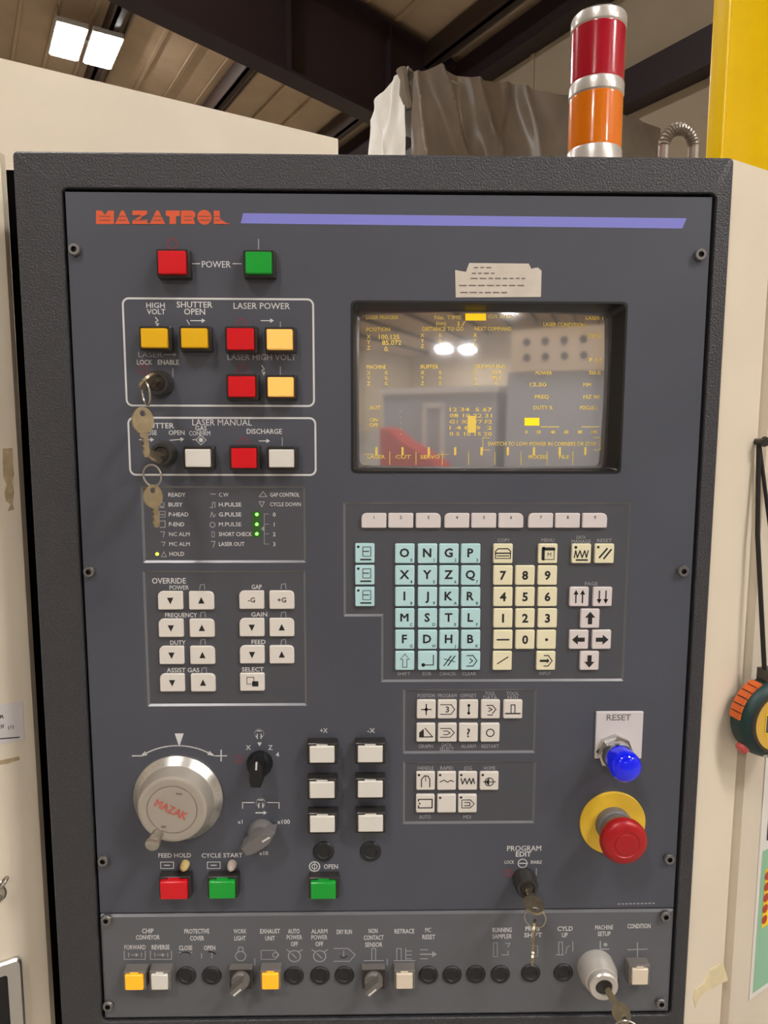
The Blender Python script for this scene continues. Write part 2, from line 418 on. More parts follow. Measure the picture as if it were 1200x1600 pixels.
# marks on the left panel
i_ = Ink(LPL, .0006)
def sheet(ink_, pts, name, m, parent, th=.0004, label=None):
    """thin sheet stuck on a surface, given by its outline in photo pixels"""
    fr = ink_.fr; p2 = [fr.px(x, y) for x, y in pts]
    mbx = MB(); tr = tessellate_polygon([[Vector((u, v, 0)) for u, v in p2]]); n = len(p2)
    mbx.add([fr.w(u, v, th) for u, v in p2] + [fr.w(u, v, 0) for u, v in p2],
            [t if area(p2, t) > 0 else t[::-1] for t in tr] + [(k, k+n, (k+1) % n+n, (k+1) % n) for k in range(n)])
    return mbx.build(name, m, parent, label=label, smooth=0)
lab = sheet(i_, [(-40, 1106), (35, 1096), (38, 1156), (-38, 1170)], 'sticker', M['label'], lp, label='white sticker with black lettering at the left picture edge')
k = Ink(LPL, .0007); k.text('LASER', -10, 1122, 5, 34, bold=.03); k.text('CLASS IV', -6, 1137, 6, 26, bold=.03); k.text('(1)', 17, 1136, 5, 9); k.line([(-20, 1156), (30, 1152)], 2); k.build('sticker_print', M['ink'], lp)
sheet(i_, [(4, 701), (19, 700), (20, 728), (22, 742), (19, 752), (22, 768), (20, 786), (22, 796), (12, 799), (16, 788), (9, 783), (7, 770), (10, 757), (5, 745)], 'adhesive_mark', M['glue'], lp, .0003, 'brown adhesive residue')
sheet(i_, [(-30, 1194), (30, 1182), (31, 1187), (12, 1193), (-30, 1199)], 'adhesive_mark', M['glue'], lp, .0003)
# flush latch at the bottom left
A0 = LPL.px(-60, 1510); A1 = LPL.px(33, 1490)
def lw(a_, b_, o_=0): return LPL.w(a_, b_, o_)
la, lb, lh = A1[0]-.10, A1[0], .16
zt = A1[1]
mb = MB()
ca, cb = (la+lb)/2, zt-lh/2
mb.loops(rr_layers(LPL, ca, cb, [(.10, .16, .006, 0), (.10, .16, .006, .004), (.096, .156, .005, .006), (.074, .134, .003, .006), (.074, .134, .003, .0005)]), False, False)
latch = mb.build('latch_frame', M['alu'], lp, label='silver recessed latch frame')
mb = MB(); mb.loops(rr_layers(LPL, ca, cb, [(.074, .134, .003, .0004), (.0739, .1339, .003, .0006)])); mb.build('latch_recess', M['black'], lp)
mb = MB(); mb.loops(rr_layers(LPL, ca-.003, cb-.004, [(.062, .118, .004, .0006), (.062, .118, .004, .004), (.058, .114, .003, .0055)])); mb.build('latch_paddle', M['galv'], lp)
# small chain stub at the left picture edge
for k_, (x, y, r) in enumerate(((4, 1380, .0042), (1, 1396, .0042), (-6, 1410, .0042))):
    a_, b_ = LPL.px(x, y, .005); mb = MB()
    cpt = LPL.w(a_, b_, .005); t1 = LPL.az if k_ % 2 else (LPL.ax+LPL.az).normalized(); t2 = LPL.ax if k_ % 2 else LPL.n
    mb.tube([cpt+t1*(r*1.5*math.cos(2*math.pi*j/16))+t2*(r*math.sin(2*math.pi*j/16)) for j in range(16)], .0013, 6, True)
    mb.build('chain_link', M['steel'], lp)
# tape scrap and scuffs on the right post
sheet(Ink(RPL), [(1108, 1516), (1129, 1503), (1137, 1531), (1125, 1537), (1100, 1551), (1090, 1562), (1086, 1574), (1083, 1560), (1086, 1545), (1100, 1536)], 'tape_scrap', M['tape'], mach, .0005, 'torn piece of yellowed masking tape')
# poster on the side panel
POS = Frame(RPL.o, RPL.ax, RPL.az, RPL.n)
pa, pb = POS.px(1172, 1556)
H_ = .42; W_ = .30
mb = MB(); mb.box(POS.w(pa-.003, pb-.003, .0), POS.ax*(W_+.006), POS.az*(H_+.006), POS.n*.0012); poster = mb.build('poster', M['pwhite'], mach, label='green and white instruction poster with yellow strip', smooth=0)
def prect(a0, b0, a1, b1, nm, m, o_=.0014):
    k = Ink(POS, o_); k.poly2([(pa+a0, pb+b0), (pa+a1, pb+b0), (pa+a1, pb+b1), (pa+a0, pb+b1)]); return k.build(nm, m, poster)
prect(.002, .003, W_, .165, 'green_field', M['pgreen'])
prect(.010, .075, W_-.01, .142, 'yellow_strip', M['pyel'], .0016)
for j in range(5):
    k = Ink(POS, .0018); cx, cy = pa+.014, pb+.084+.0125*j
    k.put([(cx+.005*math.cos(t*math.pi/6), cy+.005*math.sin(t*math.pi/6)) for t in range(12)], [tuple(range(12))]); k.build('red_dot', M['pred'], poster)
prect(.008, .175, W_-.01, .255, 'photo_print', M['pdark'])
prect(.012, .268, W_-.01, .295, 'photo_print', M['pdark'])
prect(.012, .31, W_-.01, .36, 'photo_print', M['pdark'])

# ------------------------------------------------------------------ stopwatch on its lanyard
wa, wb = RPL.px(1190, 1113, .014)
wc = RPL.w(wa, wb, .012)
sw = thing('stopwatch', wc, 'round dark green stopwatch with orange ribbed grip hanging at the right edge', 'stopwatch')
ct_ = math.radians(13); AX = Vector((math.cos(ct_), math.sin(ct_), 0)); AZ = Z; AN = Vector((math.sin(ct_), -math.cos(ct_), 0))
mb = MB(); mb.lathe(wc, AN, [(.030, .002), (.0375, .005), (.039, .012), (.0375, .019), (.034, .0235), (.0315, .0250)], 40); wbody = mb.build('case', M['wgreen'], sw)
mb = MB(); mb.lathe(wc, AN, [(.0315, .0245), (.031, .0275), (.0285, .0275), (.028, .026)], 40); mb.build('bezel_ring', M['dsteel'], sw)
mb = MB(); mb.lathe(wc, AN, [(.0283, .0256), (.028, .0262)], 40); mb.build('dial', M['wyel'], sw)
wf = Frame(wc, AX, AZ, AN)
k = Ink(wf, .0265); k.poly2([(-.017, -.009), (.017, -.009), (.017, .009), (-.017, .009)]); k.build('display', M['wglass'], sw)
k = Ink(wf, .0267); k.line2([(-.017, -.009), (.017, -.009), (.017, .009), (-.017, .009)], .0015, True); k.build('display_border', M['pyel'], sw)
k = Ink(wf, .0267); k.poly2([(-.012, .012), (.012, .012), (.009, .018), (-.009, .018)]); k.build('dial_mark', M['worange'], sw)
for j in range(6):      # orange ribs along the left rim
    t0 = math.radians(119+10.5*j); dirv = AX*math.cos(t0)+AZ*math.sin(t0); tv = AZ*math.cos(t0)-AX*math.sin(t0)
    mb = MB(); o_ = wc+dirv*.0365
    mb.box(o_-tv*.0030+AN*.0055, tv*.0060, dirv*.0032, AN*.0125); mb.build('grip_rib', M['worange'], sw, smooth=0)
t0 = math.radians(225); dirv = AX*math.cos(t0)+AZ*math.sin(t0)
mb = MB(); mb.lathe(wc+dirv*.037+AN*.012, dirv, [(.006, 0), (.006, .005), (.0045, .0065)], 16); mb.build('push_button', M['wpink'], sw)
for t1 in (252, 275):
    t0 = math.radians(t1); dirv = AX*math.cos(t0)+AZ*math.sin(t0)
    mb = MB(); mb.lathe(wc+dirv*.0335+AN*.0205, AN+dirv*.7, [(.0028, 0), (.0028, .0022), (.0018, .003)], 12); mb.build('screw', M['chrome'], sw)
mb = MB(); mb.box(wc-AX*.012+AZ*.036+AN*.006, AX*.024, AZ*.012, AN*.012); mb.build('lug', M['dsteel'], sw)
hk = RPL.px(1189, 690, .006); hkw = RPL.w(hk[0], hk[1], .004)
top = wc+AZ*.047+AN*.012
mb = MB(); mb.tube([hkw, hkw*.6+(top-AX*.009)*.4-AX*.004, top-AX*.009], .0022, 8); mb.tube([hkw, hkw*.55+(top+AX*.009)*.45+AX*.004, top+AX*.009], .0018, 8); mb.build('lanyard', M['cord'], sw)
mb = MB(); mb.lathe(hkw-AN*.006, AN, [(.003, 0), (.003, .012), (.005, .013), (.004, .015)], 12); mb.build('cord_hook', M['dsteel'], mach)

# ------------------------------------------------------------------ yellow column, covered machine
cp = Vector((1.036, 1.6, 0))
yt = thing('yellow_column', cp+D*.18+N*.03, 'glossy yellow steel column behind the top right corner of the console', 'column')
mb = MB(); sec = [cp+D*(.18+a_)+N*(.028+b_) for a_, b_ in rrect(.36, .056, .006, 3)]
mb.loops([[p+Z*z for p in sec] for z in (.02, 4.3)], True, True); mb.build('post', M['yelpaint'], yt)
mb = MB(); mb.box(cp-D*.08-N*.12, D*.52, N*.30, Z*.02); mb.build('base_plate', M['yelpaint'], yt, smooth=0)

cov = thing('covered_machine', uvz(2.3, 3.2, 0), 'tall machine draped in grey plastic sheet with white wrapped end', 'machine')
c0 = uvz(1.70, 2.60, 0)
def drape(o, ax, ln, az_fn, nrm, nu, nv, amp, seed, name, m, folds=()):
    rnd = random.Random(seed); ph = [rnd.uniform(0, 6.28) for _ in range(12)]
    vs_, fs = [], []
    def wrk(u, dn):     # u along the sheet in metres, dn below the top edge in metres
        w_ = (math.sin(5*u+3*dn+ph[0])+.7*math.sin(11*u-7*dn+ph[1])+.5*math.sin(19*u+9*dn+ph[2])+.3*math.sin(33*u-25*dn+ph[3]))*amp
        for u0, k_, wd, hh in folds: w_ += hh*math.exp(-((u-u0-k_*dn)/wd)**2)
        return w_
    for j in range(nv+1):
        for i in range(nu+1):
            u, v = i/nu, (j/nv)**.5; zt_ = az_fn(u); dn = zt_*(1-v)
            vs_.append(o+ax*(ln*u)+Z*(zt_*v)+nrm*(wrk(ln*u, dn)+.07*(1-v)))
    for j in range(nv):
        for i in range(nu): a_ = j*(nu+1)+i; fs.append((a_, a_+1, a_+nu+2, a_+nu+1))
    # top strip back over the machine
    k0 = len(vs_)
    for j in range(1, 7):
        for i in range(nu+1):
            u = i/nu; vs_.append(o+ax*(ln*u)+Z*(az_fn(u)+.02*math.sin(j+9*u)-.02)-nrm*(.055*j)+nrm*wrk(ln*u, 0))
    for j in range(6):
        for i in range(nu):
            a_ = (nv*(nu+1)+i) if j == 0 else (k0+(j-1)*(nu+1)+i); b_ = k0+j*(nu+1)+i
            fs.append((a_, a_+1, b_+1, b_))
    mbx = MB(); mbx.add(vs_, fs); return mbx.build(name, m, cov, smooth=60)
OUTN = LPL.n
drape(c0, D, 1.9, lambda u: 3.24+.05*min(1, u*12)+.10*min(1, u/.57)+.006*math.sin(u*22), OUTN, 110, 90, .010, 3, 'plastic_sheet', M['tarp'], [(.16, .50, .035, .06), (.42, .35, .03, .035), (.02, .12, .03, .04), (.75, .3, .05, .04), (.62, -.2, .03, .03), (.30, .15, .05, -.03)])
drape(c0-D*.01+N*.40, -N, .40, lambda u: 3.17+.07*min(1, u*3)+.04*u, -D, 40, 70, .008, 5, 'white_wrap', M['whitewrap'], [(.1, .4, .03, .025), (.3, -.3, .03, .02)])
mb = MB(); mb.box(uvz(1.78, 2.70, 0), D*1.7, N*.28, Z*2.95); mb.build('machine_frame', M['mgrey'], cov)
mb = MB()
for j in range(7):      # knotted corner of the sheet
    pass
mb.tube([c0+Z*3.08-D*.0, c0+Z*3.15-D*.02+N*.01, c0+Z*3.22-D*.02+N*.02, c0+Z*3.27-D*.03+N*.03], [.02, .03, .02, .028], 9); mb.build('sheet_knot', M['tarp'], cov)

# ------------------------------------------------------------------ things in the hall behind the camera (seen in the tube face)
pr = thing('press_machine', uvz(-.1, -4.4, 0), 'tan headed machine with eight round ports, mirrored in the screen', 'machine')
mb = MB(); mb.box(uvz(-1.1, -4.7, 0), D*2.0, N*.75, Z*1.98); mb.build('machine_body', M['mgrey'], pr)
mb = MB(); mb.box(uvz(-1.03, -4.7, 1.98), D*1.25, N*.8, Z*.55); ph_ = mb.build('machine_head', M['tanp'], pr)
for i in range(4):
    for j in range(2):
        mb = MB(); mb.lathe(uvz(-.82+i*.25, -3.9, 2.16+j*.2), N, [(.05, 0), (.05, .012), (.035, .014), (.035, .004)], 20); mb.build('round_port', M['body'], ph_)
cb_ = thing('machine_cabinet', uvz(-1.9, -3.9, 0), 'grey cabinet with pale top band and white frame, mirrored in the screen', 'cabinet')
mb = MB(); mb.box(uvz(-3.2, -4.7, 0), D*1.95, N*.8, Z*1.72); mb.build('cabinet_body', M['mgrey'], cb_)
mb = MB(); mb.box(uvz(-3.24, -4.75, 1.72), D*2.03, N*.9, Z*.09); mb.build('top_band', M['pwhite'], cb_)
mb = MB()
for o_, a__, h_ in ((uvz(-2.41, -3.9, .3), .07, 1.27), (uvz(-2.10, -3.9, .3), .07, 1.27), (uvz(-2.41, -3.9, 1.50), .38, .08)): mb.box(o_, D*a__, N*.03, Z*h_)
mb.build('white_frame', M['pwhite'], cb_)
rc = MB(); rc.loops([[uvz(u, v, z) for u, z in ((-2.7, 0), (-1.5, 0), (-1.62, .6), (-1.76, .80), (-2.1, .96), (-2.3, 1.04), (-2.55, 1.2), (-2.7, 1.22))] for v in (-3.5, -3.2)], True, True)
tag(rc.build('red_wedge', M['redwedge'], None, loc=uvz(-2.1, -2.5, 0)), 'red sloping guard, mirrored in the screen', 'wedge')  # unidentified red reflection, built as a plain wedge


# ------------------------------------------------------------------ control console
HW, HH = .27, .37545
OL, OR, OT, OB = -.3094, .2846, HH+.0298, -HH-.042
con = thing('control_console', (0, .15, .0), 'dark slate machine control console with screen, keypads and rows of buttons', 'control panel')
def C(name, mb_, m, label=None, parent=None, smooth=30): return mb_.build(name, m, parent or con, label=label, smooth=smooth)
oc, ocz = (OL+OR)/2, (OT+OB)/2; ow, oh = OR-OL, OT-OB
mb = MB()
lay = [(ow-.004, oh-.004, .003, -.05), (ow, oh, .004, -.004), (ow, oh, .004, -.001), (ow-.0012, oh-.0012, .004, .0012), (ow-.004, oh-.004, .0035, .0022)]
ls = [[PAN.w(oc+a_, ocz+b_, o_) for a_, b_ in rrect(w_, h_, r_)] for w_, h_, r_, o_ in lay]
ls += [[PAN.w(a_, b_, o_) for a_, b_ in rrect(2*HW+dw, 2*HH+dw, r_)] for dw, r_, o_ in ((.0038, .006, .0022), (.0022, .0055, .0012), (.002, .005, -.04))]
mb.loops(ls, False, False); C('frame', mb, M['frame'], 'charcoal textured outer frame')
mb = MB(); mb.abox(OL+.004, OR-.004, .052, .30, Z0+OB, Z0+OT); C('housing', mb, M['body'], smooth=0)
mb = MB(); mb.abox(OL+.004, OR-.004, .045, .052, Z0+OB+.004, Z0+OT-.004); C('back_plate', mb, M['black'], smooth=0)
mb = MB(); mb.abox(-.3475, OL+.006, .065, .09, Z0+OB-.15, 1.733); C('gap_shade_strip', mb, mat('gap_shade_black', (8, 7, 7), .9, spec=.1), smooth=0)  # black strip stands for the shade in the gap beside the frame
mb = MB(); mb.abox(-.2, .18, .08, .28, 0, Z0+OB); C('pedestal', mb, M['body'], smooth=0)

zsplit = PAN.px(600, 1423)[1]
def prect_(x0, y0, x1, y1):
    """photo rectangle on the panel -> centre, width, height in metres"""
    pts = [PAN.px(x, y) for x, y in ((x0, y0), (x1, y0), (x0, y1), (x1, y1))]
    a0 = (pts[0][0]+pts[2][0])/2; a1 = (pts[1][0]+pts[3][0])/2; b1 = (pts[0][1]+pts[1][1])/2; b0 = (pts[2][1]+pts[3][1])/2
    return (a0+a1)/2, (b0+b1)/2, a1-a0, b1-b0
def hole(r, rad, grow=0.): return [(r[0]+a_, r[1]+b_) for a_, b_ in rrect(r[2]+2*grow, r[3]+2*grow, rad)]
SCR = prect_(549, 471, 975, 739)
R_LED = prect_(225, 763, 474, 876); R_OVR = prect_(230, 895, 475, 1100)
R_K1 = prect_(633, 1080, 834, 1174); R_K2 = prect_(633, 1193, 833, 1284)
def lshape(g=0.):
    x0 = (PAN.px(540, 790)[0]+PAN.px(540, 960)[0])/2; x1 = prect_(540, 788, 977, 1062); xr = x1[0]+x1[2]/2
    zt_ = x1[1]+x1[3]/2; zb = x1[1]-x1[3]/2; xm = PAN.px(599, 1010)[0]; zm = PAN.px(570, 960)[1]
    return [(xr+g, zt_+g), (x0-g, zt_+g), (x0-g, zm-g), (xm-g, zm-g), (xm-g, zb-g), (xr+g, zb-g)]
DEP = .0014; CHW = .0019
holes = [hole(SCR, .004), hole(R_LED, .0005, CHW), hole(R_OVR, .0005, CHW), hole(R_K1, .0005, CHW), hole(R_K2, .0005, CHW), lshape(CHW)]
outer = [(-HW+.0015, zsplit+.0006), (HW-.0015, zsplit+.0006), (HW-.0015, HH-.0015), (-HW+.0015, HH-.0015)]
mb = MB(); allp = outer + [p for h in holes for p in h]
tr = tessellate_polygon([[Vector((x, z, 0)) for x, z in l] for l in [outer]+holes])
mb.add([PAN.w(x, z) for x, z in allp], [t if area(allp, t) > 0 else t[::-1] for t in tr])
mb.loops([[PAN.w(x, z, o_) for x, z in outer] for o_ in (-.004, 0)], False, False)
C('face_plate', mb, M['panel'], 'slate grey face plate', smooth=0)
def recess(outl, inner, name, label=None):
    mb = MB()
    mb.loops([[PAN.w(x, z, 0) for x, z in outl], [PAN.w(x, z, -DEP) for x, z in inner]], False, True)
    mb.mi = [1]*(len(mb.f)-1)+[0]
    return C(name, mb, [M['recess'], M['edge']], label, smooth=0)
recess(holes[1], hole(R_LED, .0005), 'indicator_plate', 'recessed indicator legend plate')
recess(holes[2], hole(R_OVR, .0005), 'override_plate', 'recessed override key plate')
recess(holes[3], hole(R_K1, .0005), 'display_key_plate'); recess(holes[4], hole(R_K2, .0005), 'mode_key_plate')
recess(holes[5], lshape(), 'keypad_plate', 'recessed L-shaped keypad plate')
# lower plate
lz0 = -HH+.0015; lz1 = zsplit-.0006; lcx = 0; lcz = (lz0+lz1)/2; lw_, lh_ = 2*HW-.003, lz1-lz0
LOWOUT = .0016
mb = MB(); mb.loops(rr_layers(PAN, 0, lcz, [(lw_, lh_, .0006, -.004), (lw_, lh_, .0006, .0002), (lw_-.0044, lh_-.0044, .0005, LOWOUT)], 2)); mb.mi = [1]*(len(mb.f)-1)+[0]; lowp = C('lower_plate', mb, [M['lower'], M['edge']], 'lighter grey lower switch plate', smooth=0)

# screws
scr = MB(); scr.lathe((0, 0, 0), -Y, [(.0050, 0), (.0050, .003), (.0044, .0040), (.0024, .0040), (.0022, .0012)], 20); scr.mi = [0]*60+[1]*(len(scr.f)-60); scr_me = scr.mesh('screw', [mat('zinc_screw', (136, 134, 132), .35, metal=.8), M['black']])  # socket faces coloured black for the shade inside the hole
for x, y in ((115, 389), (1096, 397), (138, 894), (1069, 893), (160, 1347), (1047, 1344), (166, 1438), (1040, 1432), (169, 1572), (1033, 1568)):
    a_, b_ = PAN.px(x, y, .004); inst('screw', scr_me, PAN.w(a_, b_, LOWOUT if y > 1425 else 0), con)

# ---- print helpers
ROWOFF = -DEP+.00015
def cap(items, out=.00015, m='white', name='caption', parent=None):
    k = Ink(PAN, out)
    for it in items:
        fn, args = it[0], it[1:]
        kw = args[-1] if args and isinstance(args[-1], dict) else {}
        if kw: args = args[:-1]
        getattr(k, fn)(*args, **kw)
    return k.build(name, M[m], parent or con, smooth=0)
T = 'text'

# logo
k = Ink(PAN)
lx = [(150, 178, 'M'), (180, 203, 'A'), (207, 230, 'Z'), (234, 258, 'A'), (259, 281, 'T'), (283, 305, 'R'), (307, 332, 'O'), (334, 356, 'L')]
yt_, yb_ = 329, 350
for x0, x1, ch in lx:
    xm = (x0+x1)/2; g_ = 1.0
    if ch == 'M': k.poly([(x0, yb_), (x0, yt_), (xm-5, yt_), (xm, yt_+7), (xm+5, yt_), (x1, yt_), (x1, yb_)])
    if ch == 'A': k.poly([(x0, yb_), (xm-2, yt_), (xm+2, yt_), (x1, yb_)])
    if ch == 'Z': k.poly([(x0, yb_), (x0, yb_-5), (xm+2, yt_+7), (x0, yt_+7), (x0, yt_), (x1, yt_), (x1, yt_+5), (xm-2, yb_-7), (x1, yb_-7), (x1, yb_)])
    if ch == 'T': k.poly([(xm-5, yb_), (xm-5, yt_+9), (x0, yt_+8), (x0, yt_), (x1, yt_), (x1, yt_+8), (xm+5, yt_+9), (xm+5, yb_)])
    if ch == 'R': k.poly([(x0, yb_), (x0, yt_), (x1-4, yt_), (x1, yt_+4), (x1, yt_+9), (x1-3, yt_+12), (x1, yb_)])
    if ch == 'O': k.disc(xm, (yt_+yb_)/2, 11.2, n=24)
    if ch == 'L': k.poly([(x0, yb_), (x0, yt_), (x0+9, yt_), (x0+10, yb_-8), (x1, yb_)])
k.build('logo_lettering', M['orange'], con, label='orange block lettering', smooth=0)
k = Ink(PAN, .0003)
for y in (338, 344):
    for x0, x1 in ((156, 172), (186, 197), (210, 227), (240, 252), (288, 300), (311, 328), (336, 344)): k.line([(x0, y), (x1, y)], .9)
k.build('logo_stripe', M['panel'], con, smooth=0)
k = Ink(PAN, .0003)
for x0, x1 in ((180, 203), (207, 258), (334, 358)):
    k = Ink(PAN, .0003); k.line([(x0, 349.5), (x1, 349.5)], 1.1); k.build('logo_underline', M['orange'], con, smooth=0)
k = Ink(PAN); k.poly([(380, 333), (1073, 341), (1066, 357), (376, 349)]); k.build('blue_stripe', M['blue'], con, label='periwinkle blue stripe', smooth=0)

cap([(T, 'POWER', 338, 413, 10, 45, {'bold': .02}), ('line', [(301, 412), (312, 412)], 1.4), ('line', [(364, 412), (377, 412)], 1.4)])
cap([('ring', 269, 381, 7.5, 1.6)], m='redp'); cap([('line', [(404, 374), (404, 389)], 1.6)], m='dimwhite')
def outline(x0, y0, x1, y1, r=.005):
    R_ = prect_(x0, y0, x1, y1); k = Ink(PAN); k.line2([(R_[0]+a_, R_[1]+b_) for a_, b_ in rrect(R_[2], R_[3], r, 6)], .0016, True); return k.build('border_line', M['white'], con, smooth=0)
outline(195, 467, 490, 634); outline(202, 653, 493, 742)
cap([(T, 'HIGH', 243, 477, 8, 29), (T, 'VOLT', 244, 487, 8, 29)]); cap([(T, 'SHUTTER', 304, 476, 9, 56), (T, 'OPEN', 304, 487, 9, 33)])
cap([('line', [(243, 496), (247, 501), (243, 503), (246, 507)], 1.6), ('poly', [(243, 505), (249, 505), (246, 511)])], name='icon')
cap([('line', [(292, 500), (296, 507)], 1.3), ('arrow', 298, 501, 321, 501)], name='icon')
cap([(T, 'LASER POWER', 409, 478, 9.5, 88)]); cap([('arrow', 408, 501, 428, 501)], name='icon')
for x, y in ((377, 506), (379, 578), (381, 691), (224, 577)): cap([('ring', x, y, 7, 1.5)], m='redp', name='icon')
for x, y in ((438, 509), (438, 579), (441, 690), (270, 582)): cap([('line', [(x, y-6), (x, y+7)], 1.4)], m='dimwhite', name='icon')
cap([(T, 'LASER', 235, 554, 8, 38, {'bold': 0.}), ('arrow', 256, 554, 276, 554, 1.2, 3.5)], m='dimwhite')
cap([(T, 'LOCK', 226, 566, 7.5, 24)]); cap([(T, 'ENABLE', 263, 566, 7.5, 33)])
cap([(T, 'LASER HIGH VOLT', 409, 558, 9, 107)], m='dimwhite')
cap([('line', [(409, 571), (413, 577), (409, 579), (412, 583)], 1.5), ('poly', [(409, 581), (415, 581), (412, 587)])], name='icon')
cap([(T, 'LASER MANUAL', 347, 660, 9.5, 93, {'bold': .0})]); cap([(T, 'SHUTTER', 245, 665, 8, 54)])
cap([(T, 'CLOSE', 232, 676, 7, 26)]); cap([(T, 'OPEN', 276, 676, 7, 25)])
cap([(T, 'GAS', 314, 669, 7, 18)]); cap([(T, 'CONFIRM', 312, 677, 7, 33)])
cap([('line', [(314, 680), (322, 687.5), (314, 695), (306, 687.5)], 1.4, True), ('disc', 314, 687.5, 3.4), ('line', [(301, 687), (306, 687)], 1.2)], name='icon')
cap([('arrow', 266, 688, 288, 686)], name='icon'); cap([('arrow', 218, 687, 241, 687)], name='icon')
cap([(T, 'DISCHARGE', 413, 674, 7.5, 55)]); cap([('arrow', 405, 689, 422, 689)], name='icon')

# indicator legends
LC = dict(out=ROWOFF)
for j, (s_, w_) in enumerate((('READY', 27), ('BUSY', 22), ('P-HEAD', 31), ('P-END', 24), ('NC ALM', 32), ('MC ALM', 32), ('HOLD', 23))):
    cap([(T, s_, 263+w_/2+j*.3, 773+j*15.4, 6, w_)], **LC)
for j, (s_, w_) in enumerate((('C.W', 15), ('H.PULSE', 35), ('G.PULSE', 35), ('M.PULSE', 35), ('SHORT CHECK', 52), ('LASER OUT', 40))):
    cap([(T, s_, 342+w_/2, 773+j*15.4, 6, w_)], **LC)
cap([(T, 'GAP CONTROL', 445, 773, 6, 46)], **LC); cap([(T, 'CYCLE DOWN', 446, 788, 6, 48)], **LC)
for j in range(4): cap([(T, '0123'[j], 428.5, 804+j*15.4, 6)], **LC)
ic = [[('line', [(252, 769), (252, 777)], 1.3)], [('ring', 253, 788, 3.4, 1.2), ('line', [(249, 793), (257, 793)], 1.2)], [('line', [(249, 799), (258, 799), (258, 808), (249, 808)], 1.2, True), ('line', [(251, 804), (256, 804)], 1.2)],
      [('line', [(250, 814), (258, 814), (258, 824), (250, 824)], 1.2), ('line', [(246, 821), (246, 824)], 1.2)], [('line', [(251, 831), (257, 831), (255, 839)], 1.2)], [('line', [(252, 847), (258, 847), (255, 853)], 1.2)], [('line', [(252, 870), (256, 862), (260, 870)], 1.1, True)],
      [('line', [(329, 772), (337, 772)], 1.2)], [('line', [(328, 793), (332, 793), (332, 785), (336, 785), (336, 793)], 1.2)], [('line', [(329, 808), (331, 800), (334, 808), (337, 804)], 1.2)], [('ring', 332, 820, 4, 1.2)], [('line', [(331, 831), (335, 831), (335, 839), (331, 839)], 1.2, True)], [('line', [(330, 846), (336, 846), (333, 855)], 1.2)],
      [('line', [(405, 776), (411, 768), (417, 776)], 1.2, True)], [('line', [(405, 784), (413, 784), (409, 792)], 1.2, True)],
      [('line', [(420, 803), (413, 803), (413, 850), (420, 850)], .8), ('line', [(413, 819), (420, 819)], .8), ('line', [(413, 834), (420, 834)], .8), ('poly', [(408, 826), (413, 821), (413, 831)])]]
for it in ic: cap(it, name='icon', m='dimwhite', **LC)
cap([('poly', [(393, 799), (408, 799), (409, 840), (394, 840)])], m='greenwin', name='led_window', out=ROWOFF)
led = MB(); led.lathe((0, 0, 0), -Y, [(.0015, 0), (.0015, .0005), (.001, .0012)], 12); ledg = led.mesh('led', M['ledg']); ledy = led.mesh('led', M['ledy'])
for x, y, me in ((401, 804, ledg), (401, 819.5, ledg), (401, 834.5, ledg), (245, 866, ledy)):
    a_, b_ = PAN.px(x, y); inst('indicator_led', me, PAN.w(a_, b_, -DEP+.0002), con, 'glowing green indicator' if me == ledg else 'glowing yellow-green indicator')

# ---- membrane keys
KM = {}
def key(x0, y0, x1, y1, m, legend=None, corner=None, klabel=None, size=None):
    """one membrane key; photo rectangle of its face"""
    out = .0010
    w_, h_ = size
    a_, b_ = PAN.px((x0+x1)/2, (y0+y1)/2, out)
    kk = (m, corner, size)
    if kk not in KM:
        r_ = .0012; big = .0042
        rad = {None: (r_,)*4, 'tl': (big, r_, r_, r_), 'tr': (r_, big, r_, r_)}[corner]
        mbx = MB(); mbx.loops(rr_layers(LOC, 0, 0, [(w_, h_, rad, -DEP), (w_, h_, rad, out-.0006), (w_-.0012, h_-.0012, tuple(max(q-.0006, .0004) for q in rad), out)], 3))
        KM[kk] = mbx.mesh('key', M[m])
    o = inst('key', KM[kk], PAN.w(a_, b_), con, klabel)
    if legend:
        fr = Frame(PAN.w(a_, b_), X, Z, -Y); ik = Ink(fr, out+.00012); u = h_
        for it in legend:
            fn, args = it[0], it[1:]
            if fn == 't': ik.text2(args[0], args[1]*u, args[2]*u, args[3]*u, bold=args[4] if len(args) > 4 else .02)
            if fn == 'p': ik.poly2([(x*u, y*u) for x, y in args[0]])
            if fn == 'l': ik.line2([(x*u, y*u) for x, y in args[0]], args[1]*u, len(args) > 2)
            if fn == 'c': ik.line2([(args[0]*u+args[2]*u*math.cos(t*math.pi/8), args[1]*u+args[2]*u*math.sin(t*math.pi/8)) for t in range(16)], args[3]*u, True)
            if fn == 'd': ik.put([(args[0]*u+args[2]*u*math.cos(t*math.pi/6), args[1]*u+args[2]*u*math.sin(t*math.pi/6)) for t in range(12)], [tuple(range(12))])
        ik.build('legend', M['ink'], o, smooth=0)
    return o
SK = prect_(653, 917, 683, 947)[2:]
SK = (SK[0], SK[1])
up_t = [('p', [(-.17, -.16), (.17, -.16), (0, .2)])]; dn_t = [('p', [(-.17, .16), (0, -.2), (.17, .16)])]
SO = prect_(247, 1010, 285.5, 1038)[2:]
for j, y in enumerate((938.5, 981.5, 1024, 1067)):
    x = 266+j*1.0; key(x-19, y-14, x+19, y+14, 'kcream', dn_t, 'tl', size=SO)
    x = 314.5+j*.9; key(x-19, y-14, x+19, y+14, 'kcream', up_t, 'tr', size=SO)
